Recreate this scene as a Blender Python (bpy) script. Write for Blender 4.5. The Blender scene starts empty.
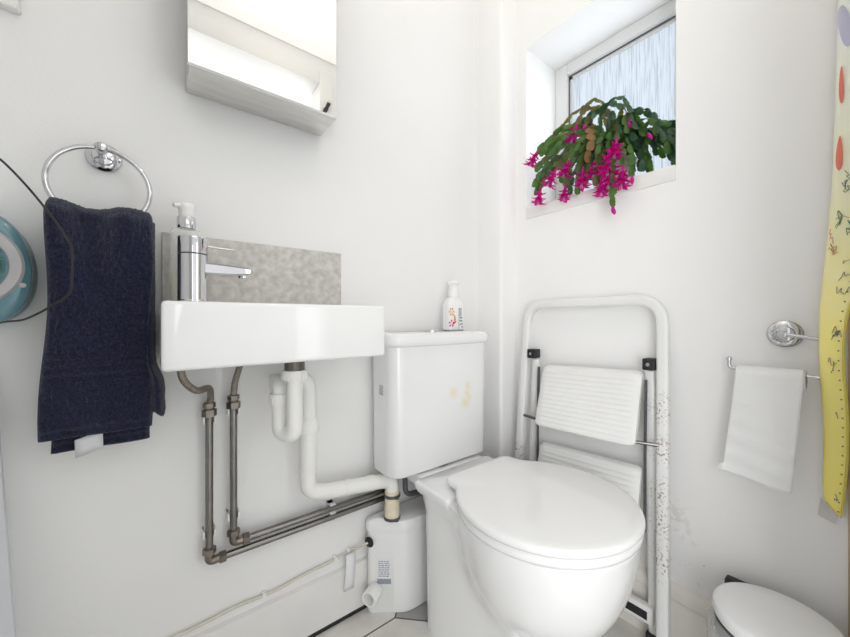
import bpy, bmesh, math, random
from mathutils import Vector, Matrix, noise

random.seed(7)
SC = bpy.context.scene
COL = SC.collection
PI = math.pi
V = Vector

# ------------------------------------------------------------------ materials
def mat(name, color, rough=0.5, metal=0.0, var=0.0, var_scale=8.0, bump=0.0, bump_scale=60.0,
        coat=0.0, trans=0.0, ior=1.45, alpha=1.0, sss=0.0, sheen=0.0, color2=None, stretch=(1, 1, 1), spec=0.5):
    m = bpy.data.materials.new(name)
    m.use_nodes = True
    nt = m.node_tree
    b = nt.nodes['Principled BSDF']
    b.inputs['Base Color'].default_value = (*color, 1)
    b.inputs['Roughness'].default_value = rough
    b.inputs['Metallic'].default_value = metal
    b.inputs['Coat Weight'].default_value = coat
    b.inputs['Transmission Weight'].default_value = trans
    b.inputs['IOR'].default_value = ior
    b.inputs['Alpha'].default_value = alpha
    b.inputs['Sheen Weight'].default_value = sheen
    b.inputs['Specular IOR Level'].default_value = spec
    if sss:
        b.inputs['Subsurface Weight'].default_value = sss
        b.inputs['Subsurface Radius'].default_value = (.01, .01, .01)
    geo = nt.nodes.new('ShaderNodeNewGeometry')
    mp = nt.nodes.new('ShaderNodeMapping')
    mp.inputs['Scale'].default_value = stretch
    nt.links.new(geo.outputs['Position'], mp.inputs['Vector'])
    if var or color2:
        n = nt.nodes.new('ShaderNodeTexNoise')
        n.inputs['Scale'].default_value = var_scale
        n.inputs['Detail'].default_value = 5
        nt.links.new(mp.outputs[0], n.inputs['Vector'])
        r = nt.nodes.new('ShaderNodeValToRGB')
        c2 = color2 or tuple(c * (1 - var) for c in color)
        r.color_ramp.elements[0].position = .3
        r.color_ramp.elements[1].position = .7
        r.color_ramp.elements[0].color = (*c2, 1)
        r.color_ramp.elements[1].color = (*color, 1)
        nt.links.new(n.outputs['Fac'], r.inputs['Fac'])
        nt.links.new(r.outputs['Color'], b.inputs['Base Color'])
    if bump:
        n2 = nt.nodes.new('ShaderNodeTexNoise')
        n2.inputs['Scale'].default_value = bump_scale
        n2.inputs['Detail'].default_value = 4
        nt.links.new(mp.outputs[0], n2.inputs['Vector'])
        bp = nt.nodes.new('ShaderNodeBump')
        bp.inputs['Strength'].default_value = bump
        bp.inputs['Distance'].default_value = .004
        nt.links.new(n2.outputs['Fac'], bp.inputs['Height'])
        nt.links.new(bp.outputs['Normal'], b.inputs['Normal'])
    return m

def add_stain(m, spots, color, scale=60.0, thr=0.5, strength=.6):
    """mix a stain colour into the material round the given world points: (x, y, z, radius)"""
    nt = m.node_tree
    b = nt.nodes['Principled BSDF']
    geo = nt.nodes.new('ShaderNodeNewGeometry')
    n = nt.nodes.new('ShaderNodeTexNoise')
    n.inputs['Scale'].default_value = scale
    n.inputs['Detail'].default_value = 6
    nt.links.new(geo.outputs['Position'], n.inputs['Vector'])
    total = None
    for (x, y, z, r) in spots:
        d = nt.nodes.new('ShaderNodeVectorMath'); d.operation = 'DISTANCE'
        nt.links.new(geo.outputs['Position'], d.inputs[0])
        d.inputs[1].default_value = (x, y, z)
        mr = nt.nodes.new('ShaderNodeMapRange')
        mr.inputs['From Min'].default_value = r
        mr.inputs['From Max'].default_value = r * .2
        mr.inputs['To Min'].default_value = 0
        mr.inputs['To Max'].default_value = 1
        nt.links.new(d.outputs['Value'], mr.inputs['Value'])
        if total is None:
            total = mr.outputs[0]
        else:
            a = nt.nodes.new('ShaderNodeMath'); a.operation = 'MAXIMUM'
            nt.links.new(total, a.inputs[0]); nt.links.new(mr.outputs[0], a.inputs[1])
            total = a.outputs[0]
    th = nt.nodes.new('ShaderNodeMapRange')
    th.inputs['From Min'].default_value = thr
    th.inputs['From Max'].default_value = thr + .08
    nt.links.new(n.outputs['Fac'], th.inputs['Value'])
    mu = nt.nodes.new('ShaderNodeMath'); mu.operation = 'MULTIPLY'
    nt.links.new(th.outputs[0], mu.inputs[0]); nt.links.new(total, mu.inputs[1])
    mu2 = nt.nodes.new('ShaderNodeMath'); mu2.operation = 'MULTIPLY'
    nt.links.new(mu.outputs[0], mu2.inputs[0]); mu2.inputs[1].default_value = strength
    mx = nt.nodes.new('ShaderNodeMix'); mx.data_type = 'RGBA'
    nt.links.new(mu2.outputs[0], mx.inputs['Factor'])
    old = b.inputs['Base Color'].links
    if old:
        nt.links.new(old[0].from_socket, mx.inputs['A'])
    else:
        mx.inputs['A'].default_value = b.inputs['Base Color'].default_value
    mx.inputs['B'].default_value = (*color, 1)
    nt.links.new(mx.outputs['Result'], b.inputs['Base Color'])

M = {}
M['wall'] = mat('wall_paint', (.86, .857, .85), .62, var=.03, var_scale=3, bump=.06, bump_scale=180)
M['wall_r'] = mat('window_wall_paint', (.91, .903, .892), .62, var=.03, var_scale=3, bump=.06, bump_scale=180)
add_stain(M['wall_r'], [(1.07, .33, .33, .07), (1.07, .29, .30, .03)], (.55, .46, .34), 55, .5, .28)
add_stain(M['wall_r'], [(1.07, .30, .20, .05), (1.07, .26, .245, .012)], (.35, .25, .15), 120, .60, .4)
M['white_paint'] = mat('white_gloss_paint', (.83, .82, .80), .35, var=.02, bump=.03, bump_scale=90)
M['skirting'] = mat('skirting_paint', (.83, .80, .74), .35, var=.06, var_scale=14, bump=.05)
M['skirting_b'] = mat('skirting_paint_white', (.80, .79, .775), .4, var=.04, var_scale=14, bump=.05)
M['ceiling'] = mat('ceiling_paint', (.86, .84, .80), .7)
M['ceramic'] = mat('ceramic', (.86, .86, .86), .08, coat=.5, var=.01, var_scale=4)
M['cistern_c'] = mat('cistern_ceramic', (.84, .84, .845), .10, coat=.5)
add_stain(M['cistern_c'], [(.724, .788, .625, .024), (.786, .788, .640, .020), (.782, .788, .617, .017), (.776, .788, .590, .027), (.790, .788, .604, .018)], (.80, .68, .40), 120, .36, .6)
M['pan_c'] = mat('pan_ceramic', (.85, .85, .85), .09, coat=.5, var=.01, var_scale=4)
M['seat'] = mat('seat_plastic', (.86, .86, .855), .18, coat=.2)
M['chrome'] = mat('chrome', (.62, .62, .64), .06, 1.0, var=.02)
M['pipe_metal'] = mat('dull_chromed_pipe', (.27, .26, .245), .22, 1.0, var=.25, var_scale=25)
M['nut_metal'] = mat('brass_grey_nut', (.27, .24, .205), .38, 1.0, var=.3, var_scale=50)
M['braid'] = mat('steel_braid', (.42, .38, .33), .4, 1.0, var=.5, var_scale=350, bump=.5, bump_scale=700)
M['pvc'] = mat('white_pvc', (.87, .865, .84), .33, var=.03)
M['pvc_dark'] = mat('grey_tailpiece', (.16, .145, .13), .3, .4, var=.2, var_scale=30)
M['pvc_old'] = mat('yellowed_plastic', (.80, .72, .55), .4, var=.15, var_scale=60)
M['macer'] = mat('appliance_plastic', (.84, .84, .84), .28, var=.01)
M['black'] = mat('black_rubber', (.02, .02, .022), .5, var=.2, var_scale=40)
M['dark_grey'] = mat('dark_grey', (.09, .09, .10), .45, var=.2, var_scale=40)
M['steel'] = mat('brushed_steel', (.80, .785, .76), .30, 1.0, var=.15, var_scale=10, stretch=(1, 6, 30))
M['mirror'] = mat('mirror_glass', (.93, .93, .92), .01, 1.0)
M['stone'] = mat('mottled_stone_panel', (.68, .66, .62), .45, color2=(.46, .445, .415), var_scale=55, bump=.05)
M['navy'] = mat('navy_terry', (.022, .027, .068), .95, color2=(.006, .007, .018), var_scale=240, bump=.9, bump_scale=520, sheen=.25, spec=.1)
M['navy_flat'] = mat('navy_woven_band', (.012, .015, .034), .9, color2=(.006, .007, .017), var_scale=400, bump=.4, bump_scale=500, spec=.1)
M['tag'] = mat('white_satin_tag', (.70, .70, .72), .5, var=.03)
M['teal'] = mat('teal_plastic', (.13, .27, .32), .22, var=.1, coat=.4)
M['teal_light'] = mat('pale_teal_plastic', (.25, .42, .46), .3, var=.1)
M['grey_ring'] = mat('pale_grey_plastic', (.50, .49, .50), .35, var=.12, var_scale=30)
M['grille'] = mat('teal_grille', (.16, .34, .33), .45, var=.3, var_scale=60)
M['paper'] = mat('tissue_paper', (.86, .86, .855), .9, var=.02, bump=.15, bump_scale=120, sss=.1)
M['bin_lid'] = mat('bin_lid_plastic', (.83, .83, .83), .35, var=.01)
M['bin_body'] = mat('bin_body_plastic', (.75, .75, .76), .3)
M['clear_bag'] = mat('clear_plastic_bag', (.93, .94, .95), .12, trans=.35, alpha=.45, bump=.8, bump_scale=60)
M['clear'] = mat('clear_plastic', (.95, .96, .95), .05, alpha=.28, coat=.3)
M['soap'] = mat('pale_yellow_soap', (.80, .80, .55), .2, alpha=.45)
M['label_w'] = mat('white_label', (.83, .83, .86), .5, var=.02)
M['orange'] = mat('orange_print', (.85, .42, .10), .5, var=.3, var_scale=150)
M['pink'] = mat('magenta_print', (.72, .05, .22), .5, var=.3, var_scale=150)
M['ink'] = mat('grey_ink', (.16, .16, .19), .6, var=.2, var_scale=100)
M['ink_b'] = mat('blue_grey_ink', (.33, .36, .44), .6, var=.2, var_scale=100)
M['ink_g'] = mat('green_felt_ink', (.03, .20, .14), .6, var=.3, var_scale=100)
M['ink_r'] = mat('orange_pencil', (.70, .33, .20), .6, var=.3, var_scale=100)
M['coral'] = mat('coral_sticker', (.86, .23, .16), .35, var=.1)
M['lavender'] = mat('lavender_sticker', (.56, .55, .71), .35, var=.1)
M['tape'] = mat('sticky_tape', (.60, .58, .55), .25, alpha=.7, var=.1, var_scale=60)
M['wood'] = mat('varnished_wood', (.60, .43, .28), .4, var=.25, var_scale=20, stretch=(8, 8, .6))
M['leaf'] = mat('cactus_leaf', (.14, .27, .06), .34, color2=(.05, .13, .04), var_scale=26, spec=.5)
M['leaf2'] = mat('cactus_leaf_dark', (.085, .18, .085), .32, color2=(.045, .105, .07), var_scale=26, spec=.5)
M['leaf3'] = mat('cactus_leaf_red_edge', (.16, .20, .06), .4, color2=(.12, .08, .05), var_scale=30, spec=.5)
M['leaf_dead'] = mat('withered_leaf', (.42, .26, .12), .6, var=.3, var_scale=60)
M['petal'] = mat('magenta_petal', (.78, .03, .44), .5, color2=(.60, .012, .36), var_scale=60, spec=.3)
M['petal_l'] = mat('pale_stamen', (.80, .45, .60), .5, var=.1)
M['terracotta'] = mat('plant_pot_white', (.75, .66, .62), .4, var=.08)
M['soil'] = mat('soil', (.05, .035, .025), .95, color2=(.02, .014, .01), var_scale=80, bump=.8, bump_scale=150)
M['cable_w'] = mat('cream_cable', (.70, .66, .58), .4, var=.12, var_scale=30)
M['cable_b'] = mat('dark_brown_cord', (.03, .024, .024), .45, var=.2)
M['ladder'] = mat('white_enamel', (.82, .82, .805), .3, var=.03, var_scale=12)
M['step'] = mat('white_enamel_step', (.82, .815, .795), .42, var=.04, var_scale=12)
M['board'] = mat('pale_grey_board', (.62, .63, .66), .5, var=.05)
M['bulb'] = mat('bulb', (.9, .88, .82), .4)
M['gasket'] = mat('dark_gasket', (.12, .12, .14), .5, var=.1)
M['frame_w'] = mat('white_window_frame', (.80, .80, .79), .3, var=.01)

# translucent look of the leaves lit from behind
for k in ('leaf', 'leaf2', 'leaf3', 'petal', 'leaf_dead'):
    nt = M[k].node_tree
    b = nt.nodes['Principled BSDF']; out = nt.nodes['Material Output']
    tl = nt.nodes.new('ShaderNodeBsdfTranslucent')
    c = {'leaf': (.30, .48, .08), 'leaf2': (.16, .32, .10), 'leaf3': (.40, .38, .10), 'petal': (.95, .05, .5), 'leaf_dead': (.6, .36, .15)}[k]
    tl.inputs['Color'].default_value = (*c, 1)
    ms = nt.nodes.new('ShaderNodeMixShader'); ms.inputs[0].default_value = .45
    nt.links.new(b.outputs[0], ms.inputs[1]); nt.links.new(tl.outputs[0], ms.inputs[2])
    nt.links.new(ms.outputs[0], out.inputs['Surface'])

# rust specks on the ladder's enamel
add_stain(M['ladder'], [(1.012, .772, .385, .05), (1.012, .772, .35, .05), (.98, .34, .52, .05), (.98, .34, .43, .05), (.98, .34, .34, .06),
                        (.98, .34, .25, .06), (1.02, .33, .62, .05), (1.02, .33, .52, .05), (1.02, .33, .40, .05)], (.20, .09, .035), 170, .545, .9)
add_stain(M['ladder'], [(.98, .34, .30, .2)], (.10, .06, .04), 90, .66, .9)

# floor: pale octagon tiles with grey corner diamonds
def floor_mat():
    m = bpy.data.materials.new('octagon_floor'); m.use_nodes = True
    nt = m.node_tree; L = nt.links; N = nt.nodes
    b = N['Principled BSDF']; b.inputs['Roughness'].default_value = .35
    geo = N.new('ShaderNodeNewGeometry'); sep = N.new('ShaderNodeSeparateXYZ')
    L.new(geo.outputs['Position'], sep.inputs[0])
    S = .33; c = .065; w = .0022
    def math_(op, a, b2=None, c2=None):
        n = N.new('ShaderNodeMath'); n.operation = op
        for i, v in enumerate((a, b2, c2)):
            if v is None: continue
            if isinstance(v, (int, float)): n.inputs[i].default_value = v
            else: L.new(v, n.inputs[i])
        return n.outputs[0]
    dx = math_('PINGPONG', math_('ADD', sep.outputs['X'], 10 * S - (.614 - S)), S / 2)
    dy = math_('PINGPONG', math_('ADD', sep.outputs['Y'], 10 * S - (.842 - S)), S / 2)
    sm = math_('ADD', dx, dy)
    dia = math_('LESS_THAN', sm, c)
    edge = math_('LESS_THAN', math_('ABSOLUTE', math_('SUBTRACT', sm, c)), w * 1.4)
    lines = math_('LESS_THAN', math_('MINIMUM', dx, dy), w)
    lines = math_('MULTIPLY', lines, math_('SUBTRACT', 1.0, dia))
    grout = math_('MAXIMUM', lines, edge)
    n = N.new('ShaderNodeTexNoise'); n.inputs['Scale'].default_value = 9; n.inputs['Detail'].default_value = 6
    L.new(geo.outputs['Position'], n.inputs['Vector'])
    r = N.new('ShaderNodeValToRGB')
    r.color_ramp.elements[0].color = (.62, .60, .56, 1); r.color_ramp.elements[1].color = (.76, .745, .71, 1)
    r.color_ramp.elements[0].position = .35; r.color_ramp.elements[1].position = .65
    L.new(n.outputs['Fac'], r.inputs[0])
    mx = N.new('ShaderNodeMix'); mx.data_type = 'RGBA'
    L.new(dia, mx.inputs['Factor']); L.new(r.outputs[0], mx.inputs['A']); mx.inputs['B'].default_value = (.36, .35, .345, 1)
    mx2 = N.new('ShaderNodeMix'); mx2.data_type = 'RGBA'
    L.new(grout, mx2.inputs['Factor']); L.new(mx.outputs['Result'], mx2.inputs['A']); mx2.inputs['B'].default_value = (.07, .06, .055, 1)
    L.new(mx2.outputs['Result'], b.inputs['Base Color'])
    return m
M['floor'] = floor_mat()

# obscured window glass: vertical streaks, lit from the sky behind
def pane_mat():
    m = bpy.data.materials.new('streaked_obscure_glass'); m.use_nodes = True
    nt = m.node_tree; L = nt.links; N = nt.nodes
    out = N['Material Output']; b = N['Principled BSDF']
    geo = N.new('ShaderNodeNewGeometry'); mp = N.new('ShaderNodeMapping')
    mp.inputs['Scale'].default_value = (1, 230, 9)
    L.new(geo.outputs['Position'], mp.inputs[0])
    n = N.new('ShaderNodeTexNoise'); n.inputs['Scale'].default_value = 1.0; n.inputs['Detail'].default_value = 3; n.inputs['Distortion'].default_value = .6
    L.new(mp.outputs[0], n.inputs['Vector'])
    r = N.new('ShaderNodeValToRGB')
    e = r.color_ramp.elements
    e[0].position = .30; e[0].color = (.52, .57, .61, 1)
    e[1].position = .55; e[1].color = (.84, .88, .93, 1)
    L.new(n.outputs['Fac'], r.inputs[0])
    tl = N.new('ShaderNodeBsdfTranslucent'); L.new(r.outputs[0], tl.inputs['Color'])
    b.inputs['Roughness'].default_value = .15
    b.inputs['Base Color'].default_value = (.3, .32, .34, 1)
    bp = N.new('ShaderNodeBump'); bp.inputs['Strength'].default_value = .5; bp.inputs['Distance'].default_value = .003
    L.new(n.outputs['Fac'], bp.inputs['Height']); L.new(bp.outputs[0], b.inputs['Normal'])
    ms = N.new('ShaderNodeMixShader'); ms.inputs[0].default_value = .88
    L.new(b.outputs[0], ms.inputs[1]); L.new(tl.outputs[0], ms.inputs[2]); L.new(ms.outputs[0], out.inputs['Surface'])
    return m
M['pane'] = pane_mat()

# growth chart paper: cream at the top running to strong yellow at the foot
def chart_mat():
    m = bpy.data.materials.new('yellow_chart_card'); m.use_nodes = True
    nt = m.node_tree; L = nt.links; N = nt.nodes; b = N['Principled BSDF']
    b.inputs['Roughness'].default_value = .45
    geo = N.new('ShaderNodeNewGeometry'); sep = N.new('ShaderNodeSeparateXYZ'); L.new(geo.outputs['Position'], sep.inputs[0])
    n = N.new('ShaderNodeTexNoise'); n.inputs['Scale'].default_value = 45; L.new(geo.outputs['Position'], n.inputs['Vector'])
    mr = N.new('ShaderNodeMapRange'); mr.inputs['From Min'].default_value = 1.5; mr.inputs['From Max'].default_value = .5
    ad = N.new('ShaderNodeMath'); ad.operation = 'MULTIPLY_ADD'; ad.inputs[1].default_value = .16
    L.new(n.outputs['Fac'], ad.inputs[0]); L.new(sep.outputs['Z'], ad.inputs[2]); L.new(ad.outputs[0], mr.inputs['Value'])
    r = N.new('ShaderNodeValToRGB'); cr = r.color_ramp
    cr.elements[0].position = 0; cr.elements[0].color = (.84, .88, .82, 1)
    cr.elements[1].position = 1; cr.elements[1].color = (.97, .84, .20, 1)
    e = cr.elements.new(.25); e.color = (.90, .89, .70, 1)
    e = cr.elements.new(.45); e.color = (.95, .88, .48, 1)
    e = cr.elements.new(.62); e.color = (.97, .86, .28, 1)
    L.new(mr.outputs[0], r.inputs[0]); L.new(r.outputs[0], b.inputs['Base Color'])
    return m
M['chart'] = chart_mat()
M['chart_edge'] = mat('chart_edge', (.66, .56, .10), .5, var=.1)

# ------------------------------------------------------------------ mesh builder
class MB:
    def __init__(s):
        s.v = []; s.f = []; s.mi = []; s.cur = 0
    def add(s, vs, fs):
        o = len(s.v)
        s.v += [V(v) for v in vs]
        for f in fs:
            s.f.append([i + o for i in f]); s.mi.append(s.cur)
        return s
    def bm_add(s, bm):
        bm.verts.ensure_lookup_table()
        bm.verts.index_update()
        s.add([v.co.copy() for v in bm.verts], [[v.index for v in f.verts] for f in bm.faces])
        bm.free()
        return s
    def box(s, x0, x1, y0, y1, z0, z1, bev=0.0, seg=2, M4=None):
        bm = bmesh.new()
        bmesh.ops.create_cube(bm, size=1)
        for v in bm.verts:
            v.co = V(((x0 + x1) / 2 + v.co.x * (x1 - x0), (y0 + y1) / 2 + v.co.y * (y1 - y0), (z0 + z1) / 2 + v.co.z * (z1 - z0)))
        if bev:
            bmesh.ops.bevel(bm, geom=list(bm.edges), offset=bev, segments=seg, profile=.5, affect='EDGES')
        if M4: bmesh.ops.transform(bm, matrix=M4, verts=bm.verts)
        return s.bm_add(bm)
    def tube(s, pts, r, n=16, cap=True, sx=1.0, closed=False, up=None):
        """round (or flattened) tube along points; r is a number or a list"""
        pts = [V(p) for p in pts]; m = len(pts)
        rs = r if isinstance(r, (list, tuple)) else [r] * m
        T = []
        for i in range(m):
            a = pts[(i - 1) % m] if (closed or i > 0) else pts[0]
            b = pts[(i + 1) % m] if (closed or i < m - 1) else pts[-1]
            T.append((b - a).normalized())
        ref = V(up) if up else (V((0, 0, 1)) if abs(T[0].z) < .9 else V((0, 1, 0)))
        N = (ref - T[0] * ref.dot(T[0])).normalized()
        vs = []; fs = []
        for i in range(m):
            N = (N - T[i] * N.dot(T[i])).normalized()
            B = T[i].cross(N)
            for k in range(n):
                a = 2 * PI * k / n
                vs.append(pts[i] + N * math.cos(a) * rs[i] * sx + B * math.sin(a) * rs[i])
        for i in range(m if closed else m - 1):
            j = (i + 1) % m
            for k in range(n):
                l = (k + 1) % n
                fs.append([i * n + k, i * n + l, j * n + l, j * n + k])
        if cap and not closed:
            fs.append(list(range(n))[::-1]); fs.append([(m - 1) * n + k for k in range(n)])
        return s.add(vs, fs)
    def lathe(s, prof, c=(0, 0, 0), axis=(0, 0, 1), n=32, cap=True, sx=1.0, sy=1.0):
        ax = V(axis).normalized()
        q = V((0, 0, 1)).rotation_difference(ax)
        vs = []; fs = []
        for (r, h) in prof:
            for k in range(n):
                a = 2 * PI * k / n
                vs.append(V(c) + q @ V((r * math.cos(a) * sx, r * math.sin(a) * sy, h)))
        for i in range(len(prof) - 1):
            for k in range(n):
                l = (k + 1) % n
                fs.append([i * n + k, i * n + l, (i + 1) * n + l, (i + 1) * n + k])
        if cap:
            fs.append(list(range(n))[::-1]); fs.append([(len(prof) - 1) * n + k for k in range(n)])
        return s.add(vs, fs)
    def loft(s, rings, cap0=True, cap1=True):
        n = len(rings[0]); vs = [p for r in rings for p in r]; fs = []
        for i in range(len(rings) - 1):
            for k in range(n):
                l = (k + 1) % n
                fs.append([i * n + k, i * n + l, (i + 1) * n + l, (i + 1) * n + k])
        if cap0: fs.append(list(range(n))[::-1])
        if cap1: fs.append([(len(rings) - 1) * n + k for k in range(n)])
        return s.add(vs, fs)
    def prism(s, poly, z0, z1):
        return s.loft([[V((x, y, z0)) for x, y in poly], [V((x, y, z1)) for x, y in poly]])
    def grid(s, P, closed=False):
        """P[i][j] points"""
        m = len(P); n = len(P[0]); vs = [p for r in P for p in r]
        fs = [[i * n + j, i * n + (j + 1) % n, (i + 1) * n + (j + 1) % n, (i + 1) * n + j]
              for i in range(m - 1) for j in range(n if closed else n - 1)]
        return s.add(vs, fs)
    def build(s, name, mats, parent=None, origin=None, smooth=40, label=None, fixn=True):
        if not isinstance(mats, (list, tuple)): mats = [mats]
        off = V((0, 0, 0)); p = parent
        while p is not None:
            off += V(p.location); p = p.parent
        org = V(origin) if origin is not None else V((0, 0, 0))
        me = bpy.data.meshes.new(name)
        me.from_pydata([tuple(v - off - org) for v in s.v], [], s.f)
        for m_ in mats: me.materials.append(m_)
        for i, p_ in enumerate(me.polygons): p_.material_index = s.mi[i]
        if fixn:
            bm = bmesh.new(); bm.from_mesh(me); bmesh.ops.recalc_face_normals(bm, faces=bm.faces); bm.to_mesh(me); bm.free()
        if smooth:
            me.shade_smooth(); me.set_sharp_from_angle(angle=math.radians(smooth))
        me.update()
        o = bpy.data.objects.new(name, me); COL.objects.link(o)
        if parent is not None: o.parent = parent
        o.location = org
        if label: o['label'] = label
        return o

def tag(o, label, cat, group=None, kind=None):
    o['label'] = label; o['category'] = cat
    if group: o['group'] = group
    if kind: o['kind'] = kind
    return o
def thing(name, loc, label, cat, group=None):
    o = bpy.data.objects.new(name, None); o.location = loc; o.empty_display_size = .05
    COL.objects.link(o)
    return tag(o, label, cat, group)
def struct(o):
    o['kind'] = 'structure'; return o

def arc(c, r, a0, a1, n, u, w):
    c, u, w = V(c), V(u), V(w)
    return [c + u * r * math.cos(a0 + (a1 - a0) * i / (n - 1)) + w * r * math.sin(a0 + (a1 - a0) * i / (n - 1)) for i in range(n)]
def spline(pts, n=40):
    """Catmull-Rom through pts"""
    P = [V(p) for p in pts]; P = [P[0] * 2 - P[1]] + P + [P[-1] * 2 - P[-2]]
    out = []; segs = len(P) - 3
    per = max(2, n // segs)
    for i in range(segs):
        a, b, c, d = P[i:i + 4]
        for k in range(per):
            t = k / per
            out.append(.5 * ((2 * b) + (c - a) * t + (2 * a - 5 * b + 4 * c - d) * t * t + (3 * b - a - 3 * c + d) * t ** 3))
    out.append(P[-2].copy()); return out
def fillet(pts, r, n=8):
    """polyline with rounded corners"""
    P = [V(p) for p in pts]; out = [P[0]]
    for i in range(1, len(P) - 1):
        a = (P[i - 1] - P[i]); b = (P[i + 1] - P[i])
        rr = min(r, a.length * .49, b.length * .49)
        p0 = P[i] + a.normalized() * rr; p1 = P[i] + b.normalized() * rr
        for k in range(n + 1):
            t = k / n
            out.append(p0 * (1 - t) ** 2 + P[i] * 2 * t * (1 - t) + p1 * t * t)
    out.append(P[-1]); return out
def rrect(x0, x1, y0, y1, r, n=6):
    out = []
    for cx, cy, a0 in ((x1 - r, y1 - r, 0), (x0 + r, y1 - r, PI / 2), (x0 + r, y0 + r, PI), (x1 - r, y0 + r, 1.5 * PI)):
        for k in range(n + 1):
            a = a0 + PI / 2 * k / n
            out.append((cx + r * math.cos(a), cy + r * math.sin(a)))
    return out
def dashes(mb, o, u, w, width, rows, pitch, h, nrm, seed=0, minl=.1, maxl=.3):
    """rows of short strokes that read as small illegible print, raised a hair off the surface"""
    rnd = random.Random(seed); o, u, w, nrm = V(o), V(u), V(w), V(nrm)
    for r in range(rows):
        x = 0
        while x < width * .95:
            l = min(width * rnd.uniform(minl, maxl), width - x)
            a = o + u * x + w * (r * pitch)
            q = [a, a + u * l, a + u * l + w * h, a + w * h]
            mb.add([p + nrm * .0004 for p in q], [[0, 1, 2, 3]])
            x += l + width * .06
def patch(mb, pts, nrm, d=.0005):
    n = len(pts); nrm = V(nrm)
    mb.add([V(p) + nrm * d for p in pts], [list(range(n))])

# ------------------------------------------------------------------ room shell (camera stands at 0,0)
WY, WX = .937, 1.07            # basin wall, window wall
WL, WF = -.40, -.026           # left end wall, door wall (inner face)
CEIL = 2.12

struct(MB().box(-1.0, 1.5, -1.5, 1.2, -.08, 0).build('floor', M['floor']))
struct(MB().box(-1.0, 1.5, -1.5, 1.2, CEIL, CEIL + .08).build('ceiling', M['ceiling']))
struct(MB().box(WL - .1, 1.4, WY, WY + .12, 0, CEIL).build('wall_back', M['wall']))
struct(MB().box(WL - .1, WL, WF - .1, WY, 0, CEIL).build('wall_left', M['wall']))
# window wall with its opening
oy0, oy1, oz0, oz1 = .319, .778, 1.207, 1.823
w = MB()
w.box(WX, WX + .27, WF - .1, oy0, 0, CEIL).box(WX, WX + .27, oy1, WY, 0, CEIL)
w.box(WX, WX + .27, oy0, oy1, 0, oz0).box(WX, WX + .27, oy0, oy1, oz1, CEIL)
struct(w.build('wall_right', M['wall_r']))
# door wall with doorway (the camera stands in it)
dx0, dx1, dh = -.10, .66, 2.0
w = MB()
w.box(WL - .1, dx0, WF - .1, WF, 0, CEIL).box(dx1, WX, WF - .1, WF, 0, CEIL).box(dx0, dx1, WF - .1, WF, dh, CEIL)
struct(w.build('wall_front', M['wall']))
# landing beyond the doorway
w = MB().box(-1.0, 1.5, -1.5, -1.4, 0, CEIL)
struct(w.build('wall_landing', M['wall']))
# door lining and architrave, seen in the mirror
a = MB()
a.box(dx0 - .05, dx0 + .012, WF - .1, WF + .014, 0, dh + .045, .003).box(dx1 - .012, dx1 + .05, WF - .1, WF + .014, 0, dh + .045, .003)
a.box(dx0 + .012, dx1 - .012, WF - .1, WF + .014, dh - .012, dh + .045, .003)
struct(a.build('trim_1', M['white_paint']))
# boxed-in pipe in the corner, softly rounded arris
bx, by = .983, .820
poly = [(bx, WY)] + [(bx + .012 - .012 * math.cos(t), by + .012 - .012 * math.sin(t)) for t in [PI / 2 * k / 6 for k in range(7)]] + [(WX, by), (WX, WY)]
struct(MB().prism(poly, 0, CEIL).build('trim_2', M['wall_r']))
# wooden strip at the edge of the doorway corner
struct(MB().box(WX - .008, WX, WF, .034, 0, 2.0, .002).build('trim_3', M['wood']))
# skirtings
sk = MB()
prof = [(0, .012), (.014, .012), (.014, .134), (.012, .140), (.006, .143), (0, .144)]
sk.loft([[V((x, WY - d, z)) for d, z in prof] for x in (WL, bx)])
b_ = struct(sk.build('baseboard_back', M['skirting_b'], smooth=30))
MB().box(WL, bx, WY - .014, WY, 0, .012).build('shadow_gap_strip', M['black'], b_)  # black strip standing in for the shade in the gap under the skirting
sk = MB()
prof = [(0, 0), (.015, 0), (.015, .118), (.013, .123), (.013, .128), (.017, .133), (.017, .150), (.012, .160), (.006, .166), (0, .168)]
sk.loft([[V((WX - d, y, z)) for d, z in prof] for y in (.034, by)])
struct(sk.build('baseboard_right', M['skirting'], smooth=30))

# window in the opening
win = struct(MB().box(1.255, 1.31, oy0, oy0 + .05, oz0 + .04, oz1, .004)
             .box(1.255, 1.31, oy1 - .05, oy1, oz0 + .04, oz1, .004)
             .box(1.255, 1.31, oy0 + .05, oy1 - .05, oz1 - .044, oz1, .004)
             .box(1.255, 1.31, oy0 + .05, oy1 - .05, oz0 + .04, oz0 + .085, .004).build('window_1', M['frame_w']))
gy0, gy1, gz0, gz1 = oy0 + .05, oy1 - .05, oz0 + .085, oz1 - .044
g = MB()
for d, x in ((.003, 1.268), ):
    g.box(x, x + .004, gy0, gy0 + d, gz0, gz1).box(x, x + .004, gy1 - d, gy1, gz0, gz1)
    g.box(x, x + .004, gy0, gy1, gz1 - d, gz1).box(x, x + .004, gy0, gy1, gz0, gz0 + d)
g.build('gasket', M['gasket'], win)
g = MB()
g.box(1.274, 1.284, gy0 + .003, gy0 + .013, gz0, gz1).box(1.274, 1.284, gy1 - .013, gy1 - .003, gz0, gz1)
g.box(1.274, 1.284, gy0 + .003, gy1 - .003, gz1 - .013, gz1 - .003).box(1.274, 1.284, gy0, gy1, gz0, gz0 + .012)
g.build('glazing_bead', M['frame_w'], win)
MB().add([(1.28, gy0, gz0), (1.28, gy1, gz0), (1.28, gy1, gz1), (1.28, gy0, gz1)], [[0, 1, 2, 3]]).build('window_pane', M['pane'], win)
MB().box(WX - .004, 1.256, oy0, oy1, oz0, oz0 + .041, .004).build('window_sill', M['white_paint'], win)

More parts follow.
